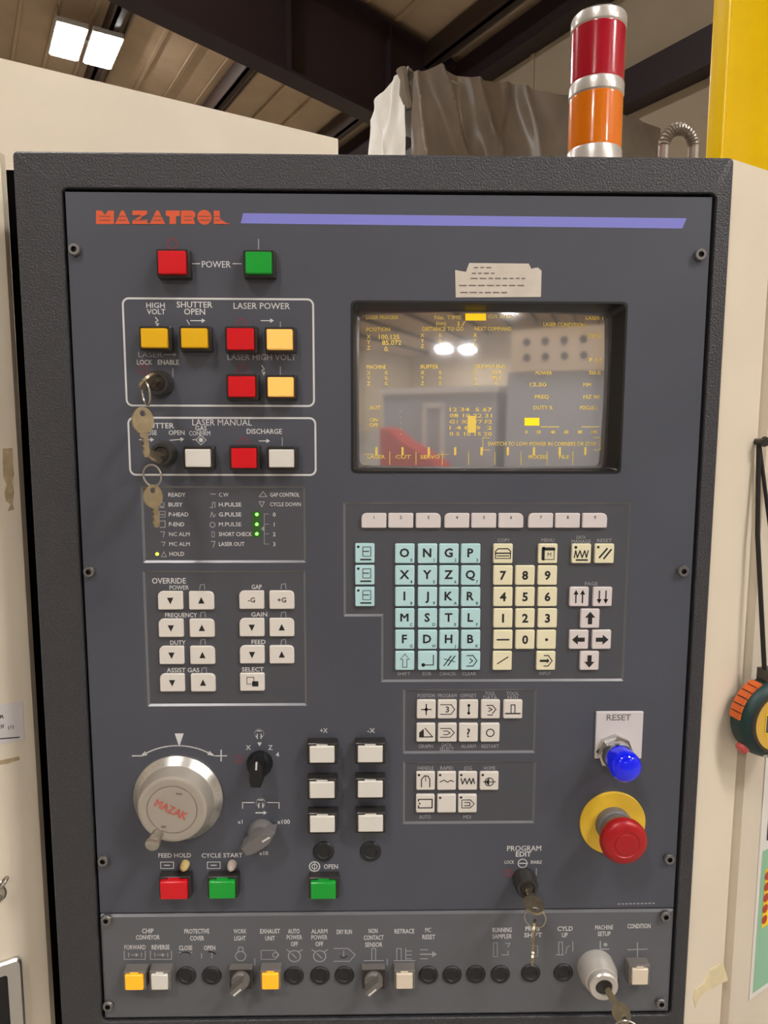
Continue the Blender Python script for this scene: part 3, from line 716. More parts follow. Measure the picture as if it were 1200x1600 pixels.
for j, y in enumerate((937.5, 980.5, 1023)):
    key(374+j*.4, y-14, 412+j*.4, y+14, 'kcream', [('t', '-G', 0, 0, .26)] if j == 0 else dn_t, 'tl', size=SO)
    key(421, y-14, 459.5, y+14, 'kcream', [('t', '+G', 0, 0, .26)] if j == 0 else up_t, 'tr', size=SO)
key(375, 1052, 413, 1080, 'kcream', [('l', [(-.28, .28), (.1, .28), (.1, -.1), (-.28, -.1)], .05, 1), ('p', [(0, -.24), (.34, -.24), (.34, .06), (0, .06)])], size=SO)
OV = dict(out=ROWOFF)
cap([(T, 'OVERRIDE', 264, 907.5, 8.5, 53)], **OV)
for s_, x, y, w_ in (('POWER', 280, 918, 30), ('FREQUENCY', 283, 961, 50), ('DUTY', 278, 1004, 24), ('ASSIST GAS', 286, 1047, 51), ('GAP', 401, 917, 16), ('GAIN', 405, 960, 25), ('FEED', 404, 1003, 22), ('SELECT', 395, 1046, 34)):
    cap([(T, s_, x, y, 6.5, w_)], **OV)
for x, y in ((316, 917), (317, 960), (317, 1003), (319, 1047), (443, 916), (443, 960), (443, 1003)): cap([('line', [(x-4, y+4), (x-3, y-3), (x+3, y-4), (x+4, y+4)], 1.2)], m='dimwhite', name='icon', **OV)
# function keys
SF = prect_(607, 802, 646, 825)[2:]
for j, (x0, x1) in enumerate(((565, 603.5), (607, 645.5), (650, 688.5), (695, 733), (737, 775), (779, 818), (826, 864), (868, 906), (910, 949))):
    key(x0, 802, x1, 825, 'kpink', [('t', str(j+1), 0, .22, .2)], {0: 'tl', 2: 'tr', 3: 'tl', 5: 'tr', 6: 'tl', 8: 'tr'}.get(j), size=SF)
for y in (864.5, 898.5, 932.5):
    key(555, y-15, 585, y+15, 'kcyan', [('l', [(-.1, .32), (.3, .32), (.3, -.15), (-.1, -.15)], .05, 1), ('l', [(-.1, .1), (.2, .1)], .05), ('d', -.33, .33, .07), ('l', [(-.2, -.32), (.3, -.32)], .08)], size=SK)
rows = (865, 899, 932.5, 966, 999.5, 1032.5)
let = ('ONGP', 'XYZQ', 'IJKR', 'MSTL', 'FDHB', '    ')
for r_, y in enumerate(rows):
    for c_, x in enumerate((632.5, 668, 701.5, 735.5)):
        ch = let[r_][c_]
        if ch != ' ': lg = [('t', ch, -.02, .04, .42, .07 if ch == 'M' else .03), ('t', '0123456789ABCDEFGHJKLMNPQRST'[r_*4+c_], .33, -.33, .15)]
        else: lg = [[('l', [(0, .36), (.24, .08), (.11, .08), (.11, -.34), (-.11, -.34), (-.11, .08), (-.24, .08)], .05, 1)],
                    [('l', [(.3, .3), (.3, -.22), (-.2, -.22)], .05), ('d', -.22, -.22, .1)],
                    [('l', [(-.25, -.25), (.1, .25)], .06), ('l', [(-.05, -.25), (.3, .25)], .06), ('l', [(-.25, .1), (.3, -.05)], .04)],
                    [('l', [(-.2, .28), (.12, .28), (.32, 0), (.12, -.28), (-.2, -.28)], .05), ('l', [(-.05, .12), (.1, 0), (-.05, -.12)], .05)]][c_]
        key(x-15.5, y-15, x+15.5, y+15, 'kcyan', lg, size=SK)
num = ('7 8 9', '4 5 6', '1 2 3')
for r_, s_ in enumerate(num):
    for c_, ch in enumerate(s_.split()): key((786, 820.5, 855.5)[c_]-15, rows[r_+1]-15, (786, 820.5, 855.5)[c_]+15, rows[r_+1]+15, 'kyel', [('t', ch, 0, 0, .42, .035)], size=SK)
def ykey(x, y, lg, m='kyel'): key(x-15, y-15, x+15, y+15, m, lg, size=SK)
ykey(786, 999.5, [('l', [(-.3, 0), (.3, 0)], .08)]); ykey(820.5, 999.5, [('t', '0', 0, 0, .42, .035)]); ykey(854, 999.5, [('d', 0, 0, .08)])
ykey(785, 1032.5, [('l', [(-.25, -.15), (.28, .2)], .06)])
ykey(853, 1032.5, [('l', [(-.1, .28), (.12, .28), (.32, 0), (.12, -.28), (-.1, -.28)], .05), ('p', [(-.32, -.06), (.05, -.06), (.05, -.14), (.18, 0), (.05, .14), (.05, .06), (-.32, .06)])])
ykey(786, 865, [('l', [(-.38, -.25), (.38, -.25), (.38, .12), (.25, .25), (-.25, .25), (-.38, .12)], .06, 1), ('l', [(-.38, .02), (.38, .02)], .07), ('l', [(-.3, -.12), (.3, -.12)], .05)])
ykey(856, 865, [('l', [(-.3, .3), (.32, .3), (.32, -.3), (-.3, -.3)], .05, 1), ('l', [(-.2, .22), (.32, .22)], .12), ('l', [(-.22, .3), (-.22, -.3)], .12), ('t', 'M', .08, -.05, .2, .0)])
ykey(908.5, 865, [('l', [(-.36, -.2), (-.3, .15), (-.2, -.2), (-.08, .15), (.04, -.2), (.16, .15), (.26, -.2), (.34, .15)], .06), ('d', -.3, .32, .08), ('l', [(-.25, -.33), (.3, -.33)], .08)])
ykey(944.5, 865, [('l', [(-.25, -.2), (.12, .25)], .09), ('l', [(-.02, -.25), (.33, .2)], .09), ('d', -.33, .33, .07)])
def ar(dx, dy):
    p = [(0, .36), (.27, .05), (.11, .05), (.11, -.3), (-.11, -.3), (-.11, .05), (-.27, .05)]
    return [('p', [(x*dy+y*dx, y*dy-x*dx) for x, y in p])]
ykey(905, 932.5, [('l', [(x, -.3), (x, .2)], .07) for x in (-.17, .17)] + [('p', [(x-.13, .12), (x+.13, .12), (x, .36)]) for x in (-.17, .17)], 'kpink')
ykey(941.5, 932.5, [('l', [(x, .3), (x, -.2)], .07) for x in (-.17, .17)] + [('p', [(x-.13, -.12), (x, -.36), (x+.13, -.12)]) for x in (-.17, .17)], 'kpink')
ykey(922, 966.5, ar(0, 1), 'kpink'); ykey(904.5, 999.5, ar(-1, 0), 'kpink'); ykey(940, 999.5, ar(1, 0), 'kpink'); ykey(921, 1032.5, ar(0, -1), 'kpink')
for s_, x, y, w_ in (('SHIFT', 631, 1052.5, 20), ('EOB', 667, 1052.5, 13), ('CANCEL', 700, 1052.5, 26), ('CLEAR', 733, 1052.5, 22), ('INPUT', 852, 1052, 18), ('COPY', 787, 844, 19), ('MENU', 856, 844, 20), ('DATA', 908, 839.5, 14), ('MANAGE', 908, 846, 30), ('RESET', 944.5, 844.5, 23), ('PAGE', 924, 912, 20)):
    cap([(T, s_, x, y, 5.2, w_, {'bold': .0})], m='dimwhite', **OV)
# display and mode keys
d1 = [[('l', [(-.25, 0), (.25, 0)], .06), ('l', [(0, -.28), (0, .28)], .06), ('d', 0, 0, .09)],
      [('l', [(-.36, .26), (.2, .26), (.38, 0), (.2, -.26), (-.36, -.26)], .045), ('t', '3', 0, 0, .3)],
      [('l', [(0, -.25), (0, .25)], .06), ('d', 0, .22, .08), ('d', 0, -.2, .08)],
      [('l', [(-.2, .22), (.1, .22), (.28, 0), (.1, -.22)], .05), ('l', [(-.1, .1), (.08, 0), (-.1, -.1)], .05), ('l', [(-.15, -.3), (.1, -.3)], .05)],
      [('l', [(-.38, -.22), (.38, -.22)], .07), ('l', [(-.1, -.2), (-.1, .25), (.1, .25), (.1, -.2)], .05)],
      [('p', [(-.35, -.25), (-.35, .02), (-.12, .22), (-.1, -.25)]), ('l', [(-.05, .25), (.35, -.22), (-.1, -.22)], .05)],
      [('l', [(-.36, .24), (.15, .24), (.36, 0), (.15, -.24), (-.36, -.24)], .045), ('l', [(-.2, .1), (0, .1), (.14, 0), (0, -.1), (-.2, -.1)], .045)],
      [('t', '?', 0, 0, .45)], [('c', 0, 0, .2, .06)]]
for j in range(9):
    x = (666, 699, 732.5, 766.5, 801.5)[j] if j < 5 else (665.5, 699, 732, 766)[j-5]; y = 1108.5 if j < 5 else 1145
    key(x-15, y-15, x+15, y+15, 'kcream', d1[j], size=SK)
d2 = [[('l', [(-.22, -.32), (-.22, .1), (-.05, .3), (.12, .28), (.22, .1), (.22, -.32)], .055), ('l', [(0, .3), (0, 0)], .04), ('d', -.35, .34, .07)],
      [('l', [(-.36, -.05), (-.15, .06), (.05, -.06), (.2, .04), (.36, -.02)], .05), ('d', -.35, .34, .07)],
      [('l', [(-.36, .15), (-.28, -.15), (-.15, .15), (-.05, -.15), (.08, .15), (.18, -.15), (.28, .15), (.35, -.12)], .06), ('d', -.35, .34, .07)],
      [('c', 0, -.04, .22, .05), ('p', [(-.2, -.05), (0, .2), (0, -.25)]), ('l', [(-.3, -.04), (.32, -.04)], .05), ('d', -.35, .34, .07)],
      [('l', [(-.36, .15), (-.36, .25), (.36, .25), (.36, -.22), (-.36, -.22), (-.36, -.1)], .06), ('d', -.3, .02, .05)],
      [('d', -.35, .34, .07)],
      [('l', [(-.3, .22), (.15, .22), (.36, 0), (.15, -.22), (-.3, -.22)], .055, 1), ('l', [(-.15, .08), (.12, .08), (.12, -.1), (-.15, -.1)], .05), ('d', -.35, .36, .07)]]
for j in range(7):
    x = (665, 698, 731, 764.5)[j] if j < 4 else (664.5, 698, 730.5)[j-4]; y = 1220.5 if j < 4 else 1256
    key(x-15, y-15, x+15, y+15, 'kcream', d2[j], size=SK)
for s_, x, y, w_ in (('POSITION', 666, 1087, 27), ('PROGRAM', 699, 1087, 29), ('OFFSET', 732, 1087, 25), ('TOOL', 766, 1083.5, 16), ('DATA', 766, 1090, 22), ('TOOL', 801, 1083.5, 20), ('PATH', 801, 1090, 16), ('GRAPH', 665, 1166, 22), ('DATA', 698, 1164, 15), ('SELECT', 698, 1170.5, 22), ('ALARM', 732, 1166, 23), ('RESTART', 766, 1166, 27),
                     ('HANDLE', 665, 1200, 25), ('RAPID', 698, 1200, 20), ('JOG', 731, 1200, 13), ('HOME', 765, 1200, 18), ('AUTO', 664, 1276.5, 18), ('MDI', 730, 1276.5, 12)):
    cap([(T, s_, x, y, 5.5, w_, {'bold': .005})], m='dimwhite', **OV)

# ---- push buttons
def button(x, y, w_, h_, m, hb=.0085, hc=.0125, margin=.0022, surf=0., bez='bezel', lip=False, label=None, taper=0.):
    """illuminated push button: bezel (part) with a lens cap (sub-part); x, y, w_, h_ = cap face in the photo"""
    a_, b_ = PAN.px(x, y, surf+hc); s_ = PAN.px(x+.5, y, surf+hc)[0]-PAN.px(x-.5, y, surf+hc)[0]; W, H = w_*s_, h_*s_
    loc = PAN.w(a_, b_, surf)
    mb = MB(); bw, bh = W+2*margin, H+2*margin
    mb.loops(rr_layers(LOC, 0, 0, [(bw+.0008+taper, bh+.0008+taper, .0012, 0), (bw, bh, .0012, hb-.0006), (bw-.0012, bh-.0012, .001, hb), (W+.0006, H+.0006, .0008, hb), (W+.0006, H+.0006, .0008, hb-.003)], 2), False, True)
    o = inst('push_button', mb.mesh('push_button', M[bez]), loc, con, label)
    mb = MB(); mb.loops(rr_layers(LOC, 0, 0, [(W, H, .0008, hb-.0029), (W, H, .0008, hc-.0008), (W-.0014, H-.0014, .0006, hc)], 2))
    inst('button_cap', mb.mesh('button_cap', M[m]), loc, o)
    if lip:
        mb = MB(); mb.box((-W*.22, -hc+.0006, H/2-.0004), (W*.44, 0, 0), (0, .004, 0), (0, 0, .0018)); inst('cap_tab', mb.mesh('cap_tab', M[m]), loc, o)
    return o
B_ = button
B_(268, 409.5, 43, 35, 'red', label='red power off push button'); B_(403.5, 410, 41, 33, 'green', label='green power on push button')
B_(240, 528, 41, 30, 'yellow'); B_(303, 528, 41, 30, 'yellow')
B_(375, 529.5, 42, 33, 'red'); B_(436.5, 530, 40, 31, 'amber', label='lit amber push button')
B_(377, 604, 42, 32, 'red'); B_(438, 604.5, 40, 30, 'amber', label='lit amber push button')
B_(308.5, 716, 39, 28, 'whiteb'); B_(380.5, 716, 39, 31, 'red'); B_(439.5, 716.5, 39, 28, 'whiteb')
for x, y in ((503, 1179.5), (578.5, 1179), (503, 1235), (578.5, 1234), (503.5, 1288.5), (579, 1287.5)): B_(x, y, 39, 27, 'whiteb', lip=True, hb=.0110, hc=.0125)
B_(271, 1392, 42, 30, 'red', lip=True, label='red feed hold push button'); B_(346.5, 1391.5, 40, 29, 'green', lip=True, label='green cycle start push button'); B_(505, 1392.5, 39, 28, 'green', lip=True)
LO = LOWOUT
B_(209, 1536, 28, 26, 'orangeb', hb=.0095, hc=.0115, margin=.0019, surf=LO, bez='greybez', lip=True, label='lit orange conveyor push button'); B_(249, 1535.5, 26, 26, 'whiteb', hb=.0095, hc=.0115, margin=.0021, surf=LO, bez='greybez', lip=True)
B_(422, 1534.5, 26, 27, 'orangeb', hb=.0095, hc=.0115, margin=.0019, surf=LO, bez='greybez', lip=True, label='lit orange exhaust push button'); B_(632, 1534, 26, 26, 'creamb', hb=.0095, hc=.0115, margin=.0020, surf=LO, bez='greybez', lip=True)
B_(1000.5, 1527, 25, 27, 'creamb', hb=.0095, hc=.0115, margin=.0024, surf=LO, bez='greybez', lip=True)
# hole plugs
def plug(x, y, surf, r=.0088):
    a_, b_ = PAN.px(x, y, surf+.001); mb = MB(); mb.lathe((0, 0, 0), -Y, [(r, 0), (r, .0008), (r*.9, .0018), (r*.62, .0020), (r*.55, .0012), (r*.2, .0010)], 28)
    if r not in KM: KM[r] = mb.mesh('hole_plug', M['plug'])
    inst('hole_plug', KM[r], PAN.w(a_, b_, surf), con)
plug(505.5, 1331, 0, .0098); plug(579, 1331, 0, .0098)
for x, y in ((291, 1525), (330.5, 1525), (459.5, 1525), (500, 1525), (538, 1524.5), (669.5, 1524), (706.5, 1524), (743.5, 1523), (782, 1523), (829.5, 1521), (880.5, 1520.5)): plug(x, y, LO, .0092)
# rotary selector knobs with pointer
def knob(x, y, ang, name, m='black', r=.0115, h=.020, surf=0., ln=1.0, label=None, plate=None, halo=None):
    a_, b_ = PAN.px(x, y, surf+h*.5); loc = PAN.w(a_, b_, surf)
    mb = MB(); mb.lathe((0, 0, 0), -Y, [(r, 0), (r, .003), (r*.9, .007), (r*.8, .009)], 28)
    o = inst(name, mb.mesh(name, M[m]), loc, con, label)
    pts = [(0, 1.25*ln), (.42, .75), (.52, .2), (.50, -.7), (.34, -1.12*ln), (-.34, -1.12*ln), (-.50, -.7), (-.52, .2), (-.42, .75)]
    c_, s_ = math.cos(ang), math.sin(ang)
    def rot(sc): return [(r*sc*(x_*c_+y_*s_), r*sc*(-x_*s_+y_*c_)) for x_, y_ in pts]
    mb = MB(); mb.loops([[Vector((p[0], -o_, p[1])) for p in reversed(rot(sc))] for sc, o_ in ((1., .004), (1., h-.002), (.9, h))], False, True)
    mb.f = [f[::-1] for f in mb.f]
    inst('pointer_grip', mb.mesh('pointer_grip', M[m]), loc, o)
    k = Ink(Frame(loc, X, Z, -Y), h+.0002); e1 = [(0.0, 1.05), (0, .45)]
    q = [(r*.9*(x_*c_+y_*s_), r*.9*(-x_*s_+y_*c_)) for x_, y_ in e1]; k.line2(q, r*.14); k.build('pointer_mark', M['white'], o)
    return o
knob(403, 1201, math.radians(4), 'selector_knob', r=.0118, h=.022, label='black pointer selector knob pointing up')
knob(406, 1309, math.radians(58), 'selector_knob', 'grey', r=.0124, h=.020, ln=1.15, label='worn grey pointer selector knob turned right')
for x, lab_ in ((377, 'small black selector switch under the bulb symbol'), (583.5, 'small black selector switch in the middle of the lower plate')):
    a_, b_ = PAN.px(x, 1527, LO+.004); loc = PAN.w(a_, b_, LO); w_ = .0215
    mb = MB(); mb.loops(rr_layers(LOC, 0, 0, [(w_, w_, .001, 0), (w_, w_, .001, .0055), (w_-.0015, w_-.0015, .001, .0062)], 2)); o = inst('selector_switch', mb.mesh('selector_switch', M['greybez'] if False else M['bezel']), loc, con, lab_)
    mb = MB(); mb.box((-w_/2, -.0064, w_/2-.0012), (w_, 0, 0), (0, .0062, 0), (0, 0, .0013)); inst('bezel_top_highlight', mb.mesh('bezel_top_highlight', M['greybez']), loc, o)  # light on the bezel's top edge, put in as a grey strip
    mb = MB(); mb.lathe((0, 0, 0), -Y, [(.0085, .006), (.0085, .009), (.007, .0105)], 24); inst('collar', mb.mesh('collar', M['greybez']), loc, o)
    an = math.radians(48); t = Vector((math.sin(an), 0, math.cos(an))); q = Vector((math.cos(an), 0, -math.sin(an)))
    mb = MB(); mb.box(-t*.0085-q*.003+Vector((0, -.019, 0)), t*.017, q*.006, Vector((0, .012, 0))); inst('lever', mb.mesh('lever', M['greybez'], smooth=0), loc, o)
    mb = MB(); mb.box(-t*.007+q*.0004+Vector((0, -.0193, 0)), t*.009, q*.0016, Vector((0, .0006, 0))); inst('lever_mark', mb.mesh('lever_mark', M['white'], smooth=0), loc, o)
# pilot lamps
for x, y, m in ((287, 1356, 'lampa'), (361, 1356, 'lampw')):
    a_, b_ = PAN.px(x, y, .006); mb = MB(); mb.lathe((0, 0, 0), -Y, [(.0042, 0), (.0042, .003), (.0038, .0055), (.0025, .0078), (.0008, .0088)], 20); inst('pilot_lamp', mb.mesh('pilot_lamp', M[m]), PAN.w(a_, b_), con)
# handwheel
a_, b_ = PAN.px(279.5, 1245); hl = PAN.w(a_, b_)
R1 = .0405
mb = MB(); mb.lathe((0, 0, 0), -Y, [(R1, 0), (R1, .003), (R1-.001, .004), (R1-.0055, .0085), (R1-.0065, .0095)], 64); hwh = inst('handwheel', mb.mesh('handwheel', M['alu']), hl, con, 'silver handwheel pulse dial with crank handle')
mb = MB(); mb.lathe((0, 0, 0), -Y, [(R1-.0062, .0092), (R1-.0072, .012), (R1-.0092, .019), (R1-.0102, .0212), (R1-.0122, .0222), (R1-.0135, .0222)], 64, cap1=False); inst('wheel_rim', mb.mesh('wheel_rim', M['aluface']), hl, hwh)
mb = MB(); mb.lathe((0, 0, 0), -Y, [(R1-.0135, .0222), (.0225, .0222), (.0222, .0212), (.0216, .0212), (.0213, .0223), (.001, .0224)], 64); inst('wheel_face', mb.mesh('wheel_face', M['aluface']), hl, hwh)
ff = Frame(hl, X, Z, -Y)
k = Ink(ff, .0229)
k.text2('MAZAK', -.0005, .0005, .0072, .030, bold=.05, rot=math.radians(-27)); k.build('wheel_logo', mat('faded_red_print', (196, 96, 80), .6), hwh)
k = Ink(ff, .0228); k.poly2([(.004, .0145), (.0095, .0140), (.0096, .0155), (.0042, .0162)]); k.poly2([(-.010, -.0165), (-.0055, -.0162), (-.0056, -.0145), (-.0098, -.0145)]); k.build('wheel_slot', M['greyink'], hwh)
k = Ink(ff, .0045+.0046)
for j in range(50):
    t = 2*math.pi*j/50; r0, r1 = R1-.0062, R1-.0078
    pass
tick = MB()
for j in range(50):
    t = 2*math.pi*j/50; dv = Vector((math.cos(t), 0, math.sin(t))); tv = Vector((-math.sin(t), 0, math.cos(t)))
    p0 = dv*(R1-.0014)+Vector((0, -.00435, 0)); p1 = dv*(R1-.0040 if j % 5 else R1-.0052)+Vector((0, -.0070 if j % 5 else -.0082, 0))
    tick.add([p0-tv*.00012, p0+tv*.00012, p1+tv*.00012, p1-tv*.00012], [(0, 1, 2, 3)])
inst('scale_ticks', tick.mesh('scale_ticks', M['greyink'], smooth=0), hl, hwh)
hp = Vector((-.0135, -.0215, -.0225))
mb = MB(); mb.lathe(hp, -Y, [(.0050, 0), (.0050, .003), (.0044, .0045), (.0046, .009), (.0060, .0105), (.0066, .0135), (.0062, .0160), (.0045, .0168)], 24); inst('crank_handle', mb.mesh('crank_handle', M['steel']), hl, hwh)
cap([('poly', [(273, 1146), (287, 1146), (280, 1167)])], name='icon')
k = Ink(PAN); ca_, cb_ = PAN.px(279.5, 1245)
arc = [(ca_+.0545*math.cos(math.radians(t)), cb_+.049*math.sin(math.radians(t))) for t in range(58, 123, 4)]
k.line2(arc, .0012)
for e_, dn in ((arc[0], Vector((1, -.55))), (arc[-1], Vector((-1, -.55)))):
    dn.normalize(); q = Vector((-dn.y, dn.x)); p = Vector(e_)
    pts = [tuple(p+dn*.006), tuple(p+q*.002-dn*.001), tuple(p-q*.002-dn*.001)]
    k.poly2(pts)
k.build('icon', M['white'], con)
cap([('line', [(207, 1181), (223, 1181)], 2)], name='icon'); cap([('line', [(337, 1181), (354, 1181)], 1.8), ('line', [(345.5, 1172), (345.5, 1189)], 1.8)], name='icon')
# selector print
def hand(x, y, s_=1.): return [('ring', x, y, 7*s_, 1.6, {'a0': -50, 'a1': 230}), ('line', [(x-3*s_, y+1), (x-3*s_, y+8*s_)], 1.4), ('line', [(x+3*s_, y+1), (x+3*s_, y+8*s_)], 1.4), ('line', [(x-3*s_, y-4*s_), (x+3*s_, y-4*s_)], 1.4)]
cap(hand(405, 1146), name='icon'); cap([('poly', [(402, 1160), (409, 1160), (405.5, 1166)])], name='icon')
cap([(T, 'X', 388, 1168, 7)]); cap([(T, 'Z', 422.5, 1168, 7)]); cap([(T, '4', 433.5, 1179, 7)]); cap([('ring', 373, 1187, 5.5, 1.5)], m='redp', name='icon')
cap([('line', [(379, 1263), (379, 1254), (397, 1254)], 1.4), ('line', [(418, 1254), (436, 1254), (436, 1263)], 1.4)], name='icon'); cap(hand(407.5, 1254), name='icon'); cap([('arrow', 400, 1270, 417, 1270, 2, 4)], name='icon')
cap([(T, 'x1', 375, 1284, 6)]); cap([(T, 'x100', 443, 1284, 6.5, 20)]); cap([(T, 'x10', 412, 1333, 6, 14)])
cap([(T, 'FEED HOLD', 273, 1336.5, 6.5, 51)]); cap([(T, 'CYCLE START', 347, 1336.5, 6.5, 64)])
for x in (261, 334): cap([('line', [(x-10, 1347), (x+10, 1347), (x+10, 1357), (x-10, 1357)], 1.5, True), ('line', [(x-4, 1352), (x+4, 1352)], 1.6)], name='icon')
cap([(T, '+X', 506, 1141.5, 7, 12)]); cap([(T, '-X', 580, 1141.5, 7, 12)])
cap([('ring', 491.5, 1354, 8, 1.8), ('ring', 491.5, 1354, 4, 1.5), ('line', [(491.5, 1347), (491.5, 1361)], 1.2)], name='icon'); cap([(T, 'OPEN', 517, 1354, 7, 22)])
cap([(T, 'PROGRAM', 819, 1325.5, 8, 53, {'bold': .02}), (T, 'EDIT', 818, 1334.5, 7.5, 24, {'bold': .02})])
cap([(T, 'LOCK', 796, 1347, 5, 15)]); cap([(T, 'ENABLE', 838, 1347, 5, 17)]); cap([('ring', 816.5, 1349, 7, 1.4), ('line', [(812, 1349), (824, 1349)], 1.8)], name='icon')
cap([('ring', 795, 1364, 5.5, 1.5)], m='redp', name='icon'); cap([('line', [(838, 1357), (838, 1367)], 1.4)], m='dimwhite', name='icon')
cap([('line', [(x, 1412.5-(x-965)*.02), (x+2.2, 1412.5-(x-965)*.02)], 2.) for x in range(966, 1022, 6)], m='dimwhite', name='print_mark')

# lower plate print
LQ = dict(out=LO+.00015)
for s_, x, y, w_ in (('CHIP', 231, 1454.5, 18), ('CONVEYOR', 231, 1464.5, 37), ('FORWARD', 211, 1480, 33), ('REVERSE', 251, 1480, 28), ('PROTECTIVE', 307.5, 1455, 39), ('COVER', 308, 1466, 22), ('CLOSE', 290, 1481, 21), ('OPEN', 327.5, 1481, 18),
                     ('WORK', 375, 1455, 20), ('LIGHT', 375, 1466, 18), ('EXHAUST', 422, 1455, 31), ('UNIT', 422, 1466, 15), ('AUTO', 459, 1455, 18), ('POWER', 460, 1464.5, 24), ('OFF', 460, 1475, 11), ('ALARM', 499, 1455, 25), ('POWER', 499, 1464.5, 25), ('OFF', 499, 1475, 12),
                     ('DRY RUN', 538, 1456, 24), ('NON', 583, 1454.5, 14), ('CONTACT', 584, 1465, 31), ('SENSOR', 584, 1476, 27), ('RETRACE', 632, 1455, 31), ('MC', 669, 1453, 9), ('RESET', 670, 1464, 20),
                     ('RUNNING', 784.5, 1453, 30), ('SAMPLER', 784.5, 1463, 30), ('PROG', 832, 1451, 22), ('SHIFT', 833, 1461, 28), ('CYLD', 883, 1451, 24), ('UP', 882.5, 1461, 9), ('MACHINE', 944, 1449, 28), ('SETUP', 944, 1459, 20), ('CONDITION', 998.5, 1447, 36)):
    cap([(T, s_, x, y, 6.8, w_, {'bold': .015})], **LQ)
li = []
for x in (211, 252): li.append([('line', [(x-17, 1486), (x-17, 1499), (x+16, 1499), (x+16, 1486)], 1.3), ('line', [(x-10, 1489), (x-10, 1495)], 1.3), ('arrow', x-6, 1492, x+6, 1492, 1.3, 4), ('line', [(x+10, 1489), (x+10, 1495)], 1.3)])
li.append([('ring', 290, 1496, 9, 1.5, {'a0': 20, 'a1': 160}), ('line', [(280, 1488), (285, 1491)], 1.3), ('line', [(300, 1488), (295, 1491)], 1.3)]); li.append([('ring', 327, 1500, 14, 1.5, {'a0': 40, 'a1': 100}), ('line', [(315, 1490), (315, 1497)], 1.3), ('line', [(331, 1489), (331, 1497)], 1.3)])
li.append([('ring', 376, 1494, 8, 1.4), ('line', [(372, 1487), (373, 1480), (379, 1480), (380, 1487)], 1.4)])
li.append([('line', [(408, 1485), (430, 1485), (436, 1492), (430, 1499), (408, 1499)], 1.4, True), ('ring', 430, 1492, 4, 1.3)])
for x in (460, 499.5): li.append([('ring', x, 1494, 9.5, 1.6), ('line', [(x-4, 1490), (x, 1494), (x+3, 1497)], 1.5), ('line', [(x-12, 1484), (x-7, 1487)], 1.5), ('line', [(x+12, 1484), (x+7, 1487)], 1.5)])
li.append([('line', [(522, 1482), (544, 1482), (555, 1492), (546, 1502), (522, 1502)], 1.3), ('ring', 537, 1491, 6, 1.3, {'a0': 180, 'a1': 360}), ('line', [(537, 1486), (537, 1495)], 1.3)])
li.append([('line', [(569, 1501), (599, 1501)], 1.6), ('line', [(581, 1500), (581, 1482), (587, 1482), (587, 1500)], 1.3)])
li.append([('line', [(616, 1501), (648, 1501)], 1.6), ('line', [(620, 1500), (620, 1482), (627, 1482), (627, 1500)], 1.3), ('line', [(635, 1498), (643, 1498)], 1.3), ('line', [(635, 1492), (643, 1492)], 1.3), ('line', [(635, 1486), (643, 1486)], 1.3), ('line', [(634, 1500), (634, 1482)], 1.3)])
li.append([('arrow', 657, 1491, 683, 1491, 2, 6), ('line', [(657, 1484), (668, 1484)], 1.4), ('line', [(657, 1498), (668, 1498)], 1.4)])
li.append([('line', [(771, 1495), (771, 1473), (777, 1473), (777, 1495)], 1.3, True), ('line', [(790, 1474), (797, 1474), (793, 1480)], 1.3), ('line', [(784, 1492), (794, 1492), (794, 1486)], 1.3)])
li.append([('line', [(833, 1494), (833, 1478), (840, 1478), (840, 1494)], 1.3, True)])
li.append([('line', [(873, 1491), (873, 1472), (879, 1472), (879, 1491)], 1.3), ('line', [(869, 1492), (880, 1492)], 1.5), ('line', [(884, 1490), (886, 1480), (890, 1478)], 1.2), ('line', [(895, 1486), (895, 1471)], 1.3)])
li.append([('line', [(938, 1471), (938, 1483), (951, 1483)], 2.), ('disc', 946, 1476, 3.2)])
li.append([('line', [(981, 1484), (1011, 1483)], 1.6), ('line', [(996, 1473), (996, 1495)], 1.6)])
for it in li: cap(it, name='icon', m='dimwhite', **LQ)
cap([('line', [(398, 1498), (398, 1508)], 1.2)], m='dimwhite', name='icon', **LQ); cap([('line', [(605, 1498), (605, 1508)], 1.2)], m='dimwhite', name='icon', **LQ)

# stained paper label above the screen
pl = sheet(Ink(PAN), [(711, 422), (728, 425), (733, 411), (826, 412), (830, 420), (840, 418), (846, 423), (845, 464), (712, 465)], 'paper_label', M['paper'], con, .0004, 'torn typed paper label above the screen')
k = Ink(PAN, .0006)
rnd = random.Random(4)
for y, x0, x1 in ((418, 741, 775), (427, 738, 772), (435, 736, 820), (446, 718, 818), (457, 720, 800)):
    x = x0
    while x < x1-4:
        l_ = rnd.uniform(4, 11); k.line([(x, y), (min(x+l_, x1), y)], 1.7); x += l_+4.5
k.build('handwriting', M['greyink'], pl)

